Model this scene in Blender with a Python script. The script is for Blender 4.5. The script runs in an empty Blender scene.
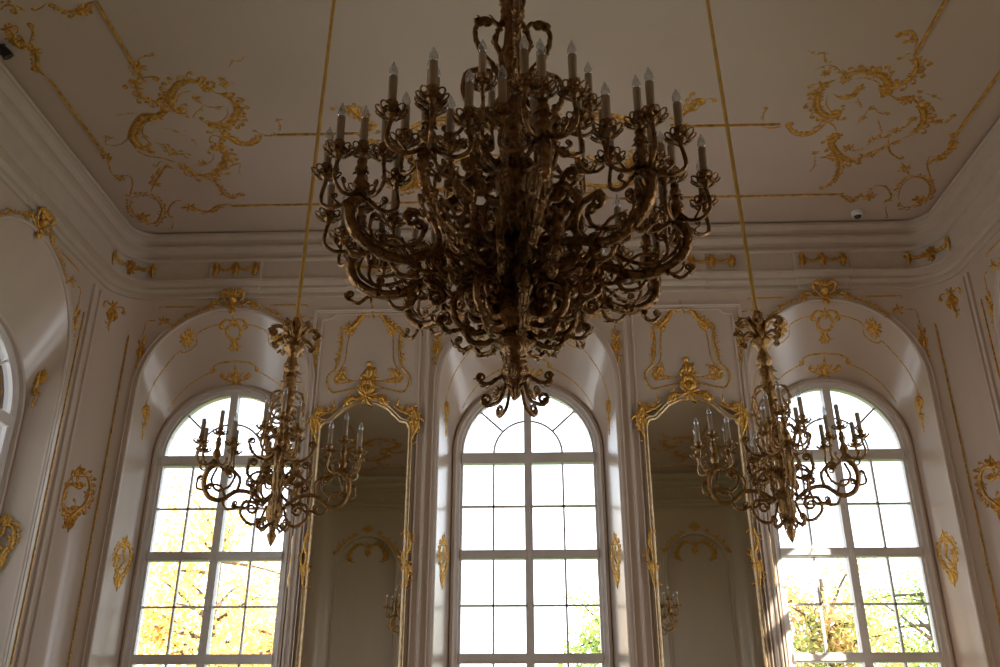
import bpy, math, random
from mathutils import Vector, Matrix
R = math.radians
PI = math.pi
COL = bpy.context.scene.collection
rnd = random.Random(7)

# ------------------------------------------------------------------ materials
def new_mat(name):
    m = bpy.data.materials.new(name); m.use_nodes = True
    return m, m.node_tree, m.node_tree.nodes['Principled BSDF']

def mat_plain(name, col, rough=.5, metal=0, noise=.06, scale=6, bump=0, bscale=40, spec=.5, stretch=None):
    m, nt, b = new_mat(name)
    N, L = nt.nodes, nt.links
    tc = N.new('ShaderNodeTexCoord'); mp = N.new('ShaderNodeMapping')
    L.new(tc.outputs['Object'], mp.inputs[0])
    if stretch: mp.inputs['Scale'].default_value = stretch
    n = N.new('ShaderNodeTexNoise'); n.inputs['Scale'].default_value = scale; n.inputs['Detail'].default_value = 5
    L.new(mp.outputs[0], n.inputs['Vector'])
    r = N.new('ShaderNodeValToRGB')
    r.color_ramp.elements[0].position = .3; r.color_ramp.elements[1].position = .7
    r.color_ramp.elements[0].color = [c * (1 - noise) for c in col] + [1]
    r.color_ramp.elements[1].color = [min(1, c * (1 + noise)) for c in col] + [1]
    L.new(n.outputs[0], r.inputs[0]); L.new(r.outputs[0], b.inputs['Base Color'])
    b.inputs['Roughness'].default_value = rough; b.inputs['Metallic'].default_value = metal
    b.inputs['Specular IOR Level'].default_value = spec
    if bump:
        n2 = N.new('ShaderNodeTexNoise'); n2.inputs['Scale'].default_value = bscale
        L.new(tc.outputs['Object'], n2.inputs['Vector'])
        bp = N.new('ShaderNodeBump'); bp.inputs['Strength'].default_value = bump; bp.inputs['Distance'].default_value = .01
        L.new(n2.outputs[0], bp.inputs['Height']); L.new(bp.outputs[0], b.inputs['Normal'])
    return m

M = {}
M['wall'] = mat_plain('polished_plaster', (.65, .53, .43), .27, noise=.05, scale=1.3, bump=.04, bscale=3, stretch=(1, 1, .35))
M['white'] = mat_plain('white_plaster_moulding', (.67, .56, .47), .4, noise=.03)
M['ceil'] = mat_plain('ceiling_plaster', (.585, .475, .385), .8, noise=.04, scale=.8)
M['cornice'] = mat_plain('cornice_plaster', (.61, .51, .41), .6, noise=.04)
M['frame'] = mat_plain('painted_window_wood', (.82, .78, .75), .35, noise=.04)
M['gold'] = mat_plain('gilding', (.70, .41, .105), .4, metal=1, noise=.4, scale=30, bump=.9, bscale=70)
M['palegold'] = mat_plain('pale_worn_gilding', (.62, .46, .27), .4, metal=.85, noise=.2, scale=18, bump=.6, bscale=60)
M['goldc'] = mat_plain('ceiling_gilding', (.60, .335, .075), .5, metal=.8, noise=.4, scale=20, bump=.4, bscale=60)
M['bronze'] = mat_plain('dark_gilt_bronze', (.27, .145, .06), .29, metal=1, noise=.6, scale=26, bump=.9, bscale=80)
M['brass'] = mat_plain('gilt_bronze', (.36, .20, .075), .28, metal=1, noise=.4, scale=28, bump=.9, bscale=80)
M['candle'] = mat_plain('candle_sleeve', (.44, .32, .21), .55, noise=.06)
M['rod'] = mat_plain('gilt_rod', (.72, .47, .15), .38, metal=1, noise=.15)
wb = M['wall'].node_tree.nodes['Principled BSDF']; wb.inputs['Coat Weight'].default_value = .8; wb.inputs['Coat Roughness'].default_value = .28; wb.inputs['Coat IOR'].default_value = 1.75
M['dark'] = mat_plain('black_metal', (.02, .02, .022), .4)
M['plastic'] = mat_plain('white_plastic', (.7, .7, .7), .35)
M['grass'] = mat_plain('lawn', (.12, .2, .05), .9, noise=.3)
M['bark'] = mat_plain('bark', (.12, .08, .05), .9, noise=.3, bump=.6)
M['stone'] = mat_plain('facade_stone', (.6, .55, .45), .8)

def mat_parquet():
    m, nt, b = new_mat('parquet')
    N, L = nt.nodes, nt.links
    tc = N.new('ShaderNodeTexCoord'); br = N.new('ShaderNodeTexBrick')
    br.inputs['Scale'].default_value = 2; br.inputs['Color1'].default_value = (.33, .2, .1, 1)
    br.inputs['Color2'].default_value = (.25, .15, .07, 1); br.inputs['Mortar'].default_value = (.1, .06, .03, 1)
    br.inputs['Mortar Size'].default_value = .01
    L.new(tc.outputs['Object'], br.inputs['Vector']); L.new(br.outputs['Color'], b.inputs['Base Color'])
    b.inputs['Roughness'].default_value = .3
    return m
M['floor'] = mat_parquet()

def mat_glass():
    m = bpy.data.materials.new('window_glass'); m.use_nodes = True
    N, L = m.node_tree.nodes, m.node_tree.links
    N.clear()
    o = N.new('ShaderNodeOutputMaterial'); mx = N.new('ShaderNodeMixShader')
    t = N.new('ShaderNodeBsdfTransparent'); g = N.new('ShaderNodeBsdfGlossy'); f = N.new('ShaderNodeFresnel')
    t.inputs[0].default_value = (.97, .98, .97, 1); g.inputs['Roughness'].default_value = .02
    f.inputs[0].default_value = 1.3
    L.new(f.outputs[0], mx.inputs[0]); L.new(t.outputs[0], mx.inputs[1]); L.new(g.outputs[0], mx.inputs[2])
    L.new(mx.outputs[0], o.inputs[0])
    return m
M['glass'] = mat_glass()

def mat_bulb():
    m = bpy.data.materials.new('bulb_glass'); m.use_nodes = True
    N, L = m.node_tree.nodes, m.node_tree.links
    N.clear()
    o = N.new('ShaderNodeOutputMaterial'); mx = N.new('ShaderNodeMixShader')
    t = N.new('ShaderNodeBsdfTransparent'); mx2 = N.new('ShaderNodeMixShader'); g = N.new('ShaderNodeBsdfGlossy')
    d = N.new('ShaderNodeBsdfDiffuse'); lw = N.new('ShaderNodeLayerWeight'); lw.inputs[0].default_value = .35
    t.inputs[0].default_value = (.93, .93, .93, 1); g.inputs['Roughness'].default_value = .1
    d.inputs[0].default_value = (.75, .75, .75, 1)
    mx2.inputs[0].default_value = .5
    L.new(g.outputs[0], mx2.inputs[1]); L.new(d.outputs[0], mx2.inputs[2])
    mr = N.new('ShaderNodeMapRange'); mr.inputs[3].default_value = .28; mr.inputs[4].default_value = .9
    L.new(lw.outputs['Facing'], mr.inputs[0]); L.new(mr.outputs[0], mx.inputs[0])
    L.new(t.outputs[0], mx.inputs[1]); L.new(mx2.outputs[0], mx.inputs[2]); L.new(mx.outputs[0], o.inputs[0])
    return m
M['bulb'] = mat_bulb()

def mat_mirror():
    m, nt, b = new_mat('old_mirror')
    b.inputs['Base Color'].default_value = (.72, .68, .60, 1); b.inputs['Metallic'].default_value = 1
    b.inputs['Roughness'].default_value = .015
    return m
M['mirror'] = mat_mirror()

def mat_leaf(name, c1, c2):
    m = bpy.data.materials.new(name); m.use_nodes = True
    N, L = m.node_tree.nodes, m.node_tree.links
    N.clear()
    o = N.new('ShaderNodeOutputMaterial'); mx = N.new('ShaderNodeMixShader'); mx.inputs[0].default_value = .5
    d = N.new('ShaderNodeBsdfDiffuse'); t = N.new('ShaderNodeBsdfTranslucent')
    tc = N.new('ShaderNodeTexCoord'); n = N.new('ShaderNodeTexNoise'); n.inputs['Scale'].default_value = 1.1
    r = N.new('ShaderNodeValToRGB'); r.color_ramp.elements[0].color = c1 + (1,); r.color_ramp.elements[1].color = c2 + (1,)
    r.color_ramp.elements[0].position = .42; r.color_ramp.elements[1].position = .58
    L.new(tc.outputs['Object'], n.inputs[0]); L.new(n.outputs[0], r.inputs[0])
    L.new(r.outputs[0], d.inputs[0]); L.new(r.outputs[0], t.inputs[0])
    L.new(d.outputs[0], mx.inputs[1]); L.new(t.outputs[0], mx.inputs[2]); L.new(mx.outputs[0], o.inputs[0])
    return m
M['leaf_yellow'] = mat_leaf('yellow_leaves', (.95, .58, .2), (.9, .68, .28))
M['leaf_mixed'] = mat_leaf('autumn_leaves', (.75, .42, .2), (.45, .5, .16))
M['leaf_green'] = mat_leaf('green_leaves', (.36, .48, .16), (.62, .66, .2))

# ------------------------------------------------------------------ mesh building
def v3(a): return Vector(a)

class MB:
    def __init__(s): s.v = []; s.f = []
    def add(s, vs, fs):
        o = len(s.v); s.v += [tuple(p) for p in vs]; s.f += [tuple(i + o for i in f) for f in fs]
    def grid(s, rows, closed_u=False, closed_v=False, cap=False):
        o = len(s.v); n = len(rows[0]); m = len(rows)
        for r in rows: s.v += [tuple(p) for p in r]
        for i in range(m if closed_v else m - 1):
            for j in range(n if closed_u else n - 1):
                a = o + i * n + j; b = o + i * n + (j + 1) % n
                c = o + ((i + 1) % m) * n + (j + 1) % n; d = o + ((i + 1) % m) * n + j
                s.f.append((a, b, c, d))
        if cap and closed_u and not closed_v:
            s.f.append(tuple(o + j for j in reversed(range(n))))
            s.f.append(tuple(o + (m - 1) * n + j for j in range(n)))
    def box(s, x0, x1, y0, y1, z0, z1):
        s.add([(x0, y0, z0), (x1, y0, z0), (x1, y1, z0), (x0, y1, z0), (x0, y0, z1), (x1, y0, z1), (x1, y1, z1), (x0, y1, z1)],
              [(0, 3, 2, 1), (4, 5, 6, 7), (0, 1, 5, 4), (1, 2, 6, 5), (2, 3, 7, 6), (3, 0, 4, 7)])
    def lathe(s, prof, n=16, cx=0, cy=0, cz=0, lobes=0, amp=0, la=None):
        rows = []
        for (r, z) in prof:
            row = []
            for k in range(n):
                a = 2 * PI * k / n
                rr = max(r, .0005) * (1 + amp * abs(math.sin(lobes * a / 2)) if lobes else 1)
                row.append((cx + rr * math.cos(a), cy + rr * math.sin(a), cz + z))
            rows.append(row)
        s.grid(rows, closed_u=True, cap=True)
    def tube(s, P, rad, n=6, flat=1.0, up=None, gad=0):
        P = [Vector(p) for p in P]
        if not hasattr(rad, '__len__'): rad = [rad] * len(P)
        rows = []; prev = None
        for i, p in enumerate(P):
            t = (P[min(i + 1, len(P) - 1)] - P[max(i - 1, 0)])
            if t.length < 1e-9: t = Vector((0, 0, 1))
            t.normalize()
            if up is not None: a = Vector(up)
            elif prev is None: a = Vector((0, 0, 1)) if abs(t.z) < .9 else Vector((1, 0, 0))
            else: a = prev
            a = a - t * a.dot(t)
            if a.length < 1e-6: a = Vector((1, 0, 0)) - t * t.x
            a.normalize(); b = t.cross(a); prev = a
            r = rad[i]
            rows.append([p + (a * (flat * math.cos(2 * PI * k / n)) + b * math.sin(2 * PI * k / n)) * (r * (1 - gad * (k % 2))) for k in range(n)])
        s.grid(rows, closed_u=True, cap=True)
    def ball(s, c, r, n=6, sq=1.0):
        rows = []
        m = max(3, n // 2 + 1)
        for i in range(m + 1):
            th = PI * i / m
            rr = max(r * math.sin(th), r * .02)
            rows.append([(c[0] + rr * math.cos(2 * PI * k / n), c[1] + rr * math.sin(2 * PI * k / n), c[2] - r * sq * math.cos(th)) for k in range(n)])
        s.grid(rows, closed_u=True, cap=True)
    def mesh(s, name, mat, smooth=True, origin=(0, 0, 0), xf=None):
        o = Vector(origin)
        vs = [(xf @ Vector(p)) - o if xf else Vector(p) - o for p in s.v]
        me = bpy.data.meshes.new(name)
        me.from_pydata([tuple(p) for p in vs], [], s.f)
        me.materials.append(mat)
        if smooth: me.polygons.foreach_set('use_smooth', [True] * len(me.polygons))
        me.update()
        return me
    def build(s, name, mat, parent=None, smooth=True, origin=None, center=False):
        if center and origin is None:
            n = len(s.v); xs = [min(p[k] for p in s.v) for k in range(3)]; xe = [max(p[k] for p in s.v) for k in range(3)]
            origin = [(a + b) / 2 for a, b in zip(xs, xe)]
        origin = origin or (0, 0, 0)
        o = bpy.data.objects.new(name, s.mesh(name, mat, smooth, origin))
        COL.objects.link(o); o.location = origin
        if parent: o.parent = parent
        if smooth:
            try: o.data.set_sharp_from_angle(angle=R(50))
            except Exception: pass
        return o

def empty(name, loc=(0, 0, 0), rz=0):
    o = bpy.data.objects.new(name, None); COL.objects.link(o); o.location = loc; o.rotation_euler.z = rz
    o.empty_display_size = .1
    return o
def tag(o, label, cat, group=None):
    o['label'] = label; o['category'] = cat
    if group: o['group'] = group
    return o
def struct(o):
    o['kind'] = 'structure'; return o

# ------------------------------------------------------------------ 2D stroke ornament
def catmull(pts, n=5):
    P = [Vector(p) for p in pts]
    if len(P) < 3:
        return [P[0].lerp(P[-1], i / n) for i in range(n + 1)]
    out = []
    for i in range(len(P) - 1):
        p0 = P[i - 1] if i else P[0] * 2 - P[1]
        p1, p2 = P[i], P[i + 1]
        p3 = P[i + 2] if i + 2 < len(P) else P[-1] * 2 - P[-2]
        for k in range(n):
            t = k / n
            out.append(.5 * ((2 * p1) + (p2 - p0) * t + (2 * p0 - 5 * p1 + 4 * p2 - p3) * t * t + (3 * p1 - p0 - 3 * p2 + p3) * t ** 3))
    out.append(P[-1])
    return out

def spiral(p, d, cr, turns=1.35, n=12):
    """points continuing from p in direction d; cr signed radius (+ = turn left)"""
    s = 1 if cr > 0 else -1; r0 = abs(cr)
    nrm = Vector((-d.y, d.x)) * s
    out = []; a = 0; q = p.copy(); dd = d.copy()
    step = 2 * PI * turns / n
    for i in range(n):
        rr = r0 * (1 - .72 * i / n)
        c, sn = math.cos(s * step / 2), math.sin(s * step / 2)
        dd = Vector((dd.x * c - dd.y * sn, dd.x * sn + dd.y * c))
        q = q + dd * (2 * rr * math.sin(step / 2))
        dd = Vector((dd.x * c - dd.y * sn, dd.x * sn + dd.y * c))
        out.append(q.copy())
    return out

class Orn:
    """relief ornament drawn in a plane (u, v) with height w, mapped to 3D by fn"""
    def __init__(s, seed=1): s.mb = MB(); s.r = random.Random(seed)
    def ridge(s, pts, rad, h=.9):
        sec = ((-1, -.05), (-.8, .6), (0, 1), (.8, .6), (1, -.05))
        rows = []
        n = len(pts)
        for i, p in enumerate(pts):
            t = pts[min(i + 1, n - 1)] - pts[max(i - 1, 0)]
            if t.length < 1e-9: t = Vector((1, 0))
            t.normalize(); nn = Vector((-t.y, t.x)); r = rad[i]
            rows.append([(p.x + nn.x * a * r, p.y + nn.y * a * r, b * r * h) for a, b in sec])
        s.mb.grid(rows)
    def stroke(s, pts, r, c0=0, c1=0, fr=0, taper=True, fs=1.0, h=.9, n=5, hook=0):
        P = catmull([Vector(p) for p in pts], n)
        if c0:
            d = (P[0] - P[1]).normalized(); P = list(reversed(spiral(P[0], d, c0))) + P
        if c1:
            d = (P[-1] - P[-2]).normalized(); P = P + spiral(P[-1], d, c1)
        N = len(P)
        rad = [r * ((.3 + .7 * math.sin(PI * i / (N - 1)) ** .7) if taper else 1) for i in range(N)]
        s.ridge(P, rad, h)
        if r >= .028 and n > 3:
            for off, rs in ((1.35, .28), (-1.2, .22)):
                Q = []
                for i in range(N):
                    tt = (P[min(i + 1, N - 1)] - P[max(i - 1, 0)]); tt = tt.normalized() if tt.length > 1e-9 else Vector((1, 0))
                    Q.append(P[i] + Vector((-tt.y, tt.x)) * rad[i] * off)
                s.ridge(Q[2:-2], [x * rs for x in rad[2:-2]], 1.2)
        if c0: s.blob(P[0], r * .75)
        if c1: s.blob(P[-1], r * .75)
        if hook:
            acc = 0; sd = 1 if hook > 0 else -1; L0 = abs(hook)
            for i in range(3, N - 3):
                acc += (P[i] - P[i - 1]).length
                if acc > L0 * .62:
                    acc = 0; t = (P[i + 1] - P[i - 1]).normalized(); nn = Vector((-t.y, t.x)) * sd
                    L = L0 * s.r.uniform(.65, 1.2); q = P[i] + nn * r * .6
                    s.stroke([q, q + nn * L * .5 + t * L * .12, q + nn * L * .85 + t * L * .5], .012, 0, -sd * L * .2, n=2)
                    if s.r.random() < .5: s.leaf(q + nn * L * .4, math.atan2(nn.y, nn.x) - sd * .9 * s.r.choice((-1, 1)), L * .4, .01)
        if fr:
            acc = 0
            for i in range(2, N - 2):
                acc += (P[i] - P[i - 1]).length
                if acc > r * 2.1 + .012:
                    acc = 0
                    t = (P[i + 1] - P[i - 1]).normalized(); sd = 1 if fr > 0 else -1
                    a = math.atan2(t.y, t.x) + sd * R(55 + s.r.uniform(-18, 18))
                    L = (r * 2.6 + .035) * fs * s.r.uniform(.6, 1.15)
                    s.leaf(P[i], a, L, L * .2, bend=sd * s.r.choice((-1, 1, 1)) * s.r.uniform(1.2, 2.2))
        return P
    def leaf(s, p, a, L, W, bend=0, n=5):
        pts = []; q = Vector(p); 
        for i in range(n + 1):
            pts.append(q.copy()); aa = a + bend * i / n; q = q + Vector((math.cos(aa), math.sin(aa))) * (L / n)
        W *= .78
        rad = [W * max(.12, math.sin(PI * (.12 + .88 * i / n)) ** .8) for i in range(n + 1)]
        s.ridge(pts, rad, 1.1)
    def blob(s, p, r):
        n = 6; rows = []
        for k, (a, b) in enumerate(((1, -.1), (.85, .6), (.35, 1.0), (.02, 1.1))):
            rows.append([(p[0] + a * r * math.cos(2 * PI * j / n), p[1] + a * r * math.sin(2 * PI * j / n), b * r) for j in range(n)])
        s.mb.grid(rows, closed_u=True)
    def flower(s, p, r, n=6):
        a0 = s.r.uniform(0, 6)
        for k in range(n):
            a = a0 + 2 * PI * k / n
            s.leaf(Vector(p) + Vector((math.cos(a), math.sin(a))) * r * .15, a, r * s.r.uniform(.7, 1.2), r * .24, bend=s.r.uniform(-1.2, 1.2), n=3)
        s.blob(p, r * .25)
    def acanthus(s, p, a, L, n=4, spread=.5):
        """plume: central leaf with paired side leaves"""
        d = Vector((math.cos(a), math.sin(a)))
        s.leaf(p, a, L, L * .13)
        for k in range(n):
            q = Vector(p) + d * (L * (.1 + .6 * k / n)); l = L * (.55 - .32 * k / n)
            for sd in (-1, 1): s.leaf(q, a + sd * R(50), l, l * .2, bend=-sd * spread)
    def build(s, name, mat, fn=None, parent=None, center=True):
        if fn: s.mb.v = [tuple(fn(*p)) for p in s.mb.v]
        return s.mb.build(name, mat, parent, True, None, center)

def sweep(path, sec, closed=False, w0=0):
    """sweep section [(offset along left normal, height)] along 2D path with mitres -> MB (u, v, w)"""
    P = [Vector(p) for p in path]; n = len(P); rows = []
    for i in range(n):
        a = P[i] - P[i - 1] if (i or closed) else P[1] - P[0]
        b = P[(i + 1) % n] - P[i] if (i < n - 1 or closed) else P[-1] - P[-2]
        a = a.normalized(); b = b.normalized()
        na = Vector((-a.y, a.x)); nb = Vector((-b.y, b.x)); m = na + nb
        m = m / max(.35, m.dot(na)) if m.length > 1e-6 else na
        rows.append([(P[i].x + m.x * o, P[i].y + m.y * o, h + w0) for o, h in sec])
    mb = MB(); mb.grid(rows, closed_v=closed)
    return mb

def mapmb(mb, fn):
    mb.v = [tuple(fn(*p)) for p in mb.v]; return mb
SKY, SUN, SAZ, SEL, EXPO = 7.0, 26.0, 128.5, 29, -0.98
CART=[(0.035,0,0,-1,[(-4.054,-4.025),(-4.143,-3.859),(-4.144,-3.701),(-4.082,-3.618),(-3.931,-3.596)]),
(0.018,0,0.04,0,[(-4.054,-4.025),(-3.99,-4.008),(-3.903,-4.02)]),
(0.012,0,-0.02,1,[(-4.019,-4.187),(-3.948,-4.286),(-3.863,-4.326),(-3.786,-4.329)]),
(0.012,0,0.02,0,[(-4.019,-4.187),(-4.062,-4.204),(-4.116,-4.147),(-4.083,-4.056)]),
(0.04,-0.05,0,1,[(-3.87,-3.445),(-3.889,-3.595),(-3.793,-3.768),(-3.675,-3.889),(-3.524,-3.94),(-3.42,-3.881),(-3.339,-3.752)]),
(0.014,0,0,0,[(-3.827,-3.56),(-3.759,-3.687),(-3.674,-3.748),(-3.556,-3.776)]),
(0.04,0,0.04,1,[(-3.344,-3.737),(-3.235,-3.685),(-3.17,-3.57),(-3.19,-3.404),(-3.3,-3.237),(-3.425,-3.153),(-3.54,-3.14)]),
(0.013,0,0.03,0,[(-3.28,-3.508),(-3.326,-3.341),(-3.457,-3.225),(-3.573,-3.204)]),
(0.036,0.03,0,0,[(-3.465,-2.993),(-3.41,-2.918),(-3.349,-2.823),(-3.219,-2.8),(-3.109,-2.871),(-3.029,-2.996)]),
(0.018,0,0,1,[(-3.029,-2.996),(-2.975,-2.947),(-2.857,-2.972),(-2.735,-2.968)]),
(0.011,0,0.02,1,[(-2.83,-2.989),(-2.776,-3.113),(-2.788,-3.236)]),
(0.011,0,-0.02,0,[(-2.995,-2.959),(-3.051,-2.997),(-3.084,-3.052)]),
(0.04,-0.02,0.03,0,[(-3.987,-3.449),(-4.107,-3.361),(-4.246,-3.366),(-4.402,-3.223),(-4.544,-3.013),(-4.56,-2.809),(-4.443,-2.729)]),
(0.014,0,0.03,0,[(-4.234,-3.287),(-4.329,-3.202),(-4.415,-3.027),(-4.392,-2.841)]),
(0.012,0.02,0,0,[(-3.996,-3.565),(-4.044,-3.451),(-4.143,-3.352)]),
(0.008,0,0,1,[(-4.608,-3.334),(-4.493,-3.399),(-4.358,-3.411),(-4.232,-3.4)]),
(0.022,0,0,-1,[(-4.331,-2.869),(-4.244,-2.798),(-4.236,-2.637),(-4.099,-2.632),(-4.046,-2.521)]),
(0.018,0,0,0,[(-4.581,-2.922),(-4.605,-2.754),(-4.545,-2.617),(-4.361,-2.551),(-4.197,-2.426),(-4.144,-2.344)]),
(0.038,0,-0.04,-1,[(-4.138,-2.458),(-4.116,-2.254),(-3.991,-2.167),(-3.81,-2.244),(-3.647,-2.441),(-3.571,-2.635),(-3.624,-2.744)]),
(0.014,0,0,0,[(-4.036,-2.415),(-3.931,-2.379),(-3.778,-2.486),(-3.708,-2.64)]),
(0.014,0.03,0,0,[(-3.515,-2.94),(-3.603,-2.98),(-3.678,-2.891),(-3.677,-2.722)]),
(0.02,0.02,0,0,[(-3.399,-2.955),(-3.521,-2.922),(-3.601,-2.813)]),
(0.024,0.03,0.04,-1,[(-3.888,-2.079),(-3.876,-1.906),(-3.866,-1.728),(-3.78,-1.644),(-3.68,-1.744)]),
(0.009,0,0,1,[(-3.679,-2.28),(-3.56,-2.358),(-3.46,-2.415),(-3.527,-2.234),(-3.504,-2.15)]),
(0.026,0,0,1,[(-3.835,-1.508),(-4.036,-1.473),(-4.209,-1.332),(-4.335,-1.413),(-4.383,-1.495)]),
(0.018,0,-0.02,0,[(-4.404,-1.472),(-4.467,-1.613),(-4.599,-1.562),(-4.744,-1.365),(-4.77,-1.222)]),
(0.012,0,0.02,0,[(-4.786,-1.149),(-4.799,-1.024),(-4.881,-0.875)]),
(0.02,0,0,-1,[(-5.107,-1.681),(-4.993,-1.745),(-4.845,-1.74),(-4.774,-1.601),(-4.834,-1.345),(-5.036,-1.058),(-5.162,-1.137),(-5.227,-1.31),(-5.185,-1.522),(-5.103,-1.672)]),
(0.02,0,0.03,1,[(-4.791,-1.828),(-4.682,-1.999),(-4.529,-2.206),(-4.388,-2.387)]),
(0.012,0,0.03,0,[(-4.369,-2.406),(-4.409,-2.488),(-4.493,-2.39)]),
(0.012,0,0,0,[(-4.332,-2.505),(-4.247,-2.482),(-4.167,-2.379)]),
(0.024,0,0,1,[(-4.987,-2.8),(-5.043,-2.648),(-5.019,-2.569)]),
(0.014,0,0,0,[(-5.014,-2.608),(-5.081,-2.411),(-5.108,-2.256),(-5.056,-2.183)]),
(0.014,0,0.03,0,[(-5.056,-2.183),(-4.928,-2.199),(-4.936,-2.051),(-5.096,-1.749)]),
(0.011,0.03,0,-1,[(-4.872,-2.982),(-4.917,-2.854),(-4.802,-2.831),(-4.64,-2.945),(-4.549,-3.098)]),
(0.012,0,0,1,[(-3.626,-3.708),(-3.579,-3.6),(-3.546,-3.51),(-3.675,-3.387),(-3.763,-3.27)]),
(0.012,0,0,1,[(-3.542,-3.523),(-3.426,-3.486),(-3.291,-3.508)]),
(0.008,0,0,1,[(-4.178,-3.091),(-4.099,-3.124),(-4.005,-3.077),(-3.953,-2.974),(-3.834,-3.15)]),
(0.008,0,0,0,[(-3.877,-2.935),(-3.858,-2.86),(-3.858,-2.728)]),
(0.01,0,0,1,[(-3.23,-3.733),(-3.156,-3.902),(-3.252,-4.018)]),
(0.01,0,0,1,[(-3.156,-3.902),(-3.064,-3.868)]),
(0.01,0,0,1,[(-3.098,-4.067),(-2.985,-4.224),(-2.916,-4.222),(-2.784,-4.331)]),
]
CARTF=[((-3.999,-4.187),0.09),((-4.21,-3.32),0.09),((-3.421,-3.787),0.06),((-3.89,-3.676),0.11),((-3.909,-2.442),0.07),((-5.136,-1.234),0.11),((-4.425,-1.449),0.1),((-5.053,-2.162),0.08),((-5.028,-2.628),0.08),((-4.657,-1.998),0.07),((-4.186,-2.359),0.07),((-3.431,-3.136),0.08),((-3.603,-2.738),0.1),((-3.573,-3.649),0.06),((-3.186,-3.872),0.06),((-4.407,-2.99),0.05),((-3.386,-3.478),0.05),((-4.009,-3.067),0.035),((-3.867,-2.897),0.04),((-3.192,-3.949),0.045)]
SIDEO=[(0.03,0,0,1,[(-5.03,-4.034),(-5.059,-4.13),(-5.041,-4.241),(-4.968,-4.383),(-4.939,-4.488),(-4.999,-4.516)]),
(0.035,0,0,-1,[(-4.939,-4.488),(-4.999,-4.516),(-5.081,-4.502),(-5.088,-4.58),(-5.082,-4.682),(-5.112,-4.783)]),
(0.018,0,0.03,-1,[(-4.999,-4.516),(-4.914,-4.608),(-4.836,-4.724),(-4.839,-4.799)]),
(0.022,0,0,1,[(-5.154,-4.752),(-5.074,-4.765),(-4.953,-4.811)]),
(0.02,0,0.03,0,[(-5.013,-5.006),(-4.918,-5.073),(-4.853,-5.063),(-4.856,-4.992)]),
(0.028,0,0,1,[(-4.034,-5.096),(-4.116,-5.068),(-4.19,-5.008),(-4.305,-4.965),(-4.39,-4.984),(-4.44,-5.048),(-4.49,-5.112)]),
(0.014,0,0.02,0,[(-4.498,-5.097),(-4.586,-5.038),(-4.667,-4.994)])]
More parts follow.
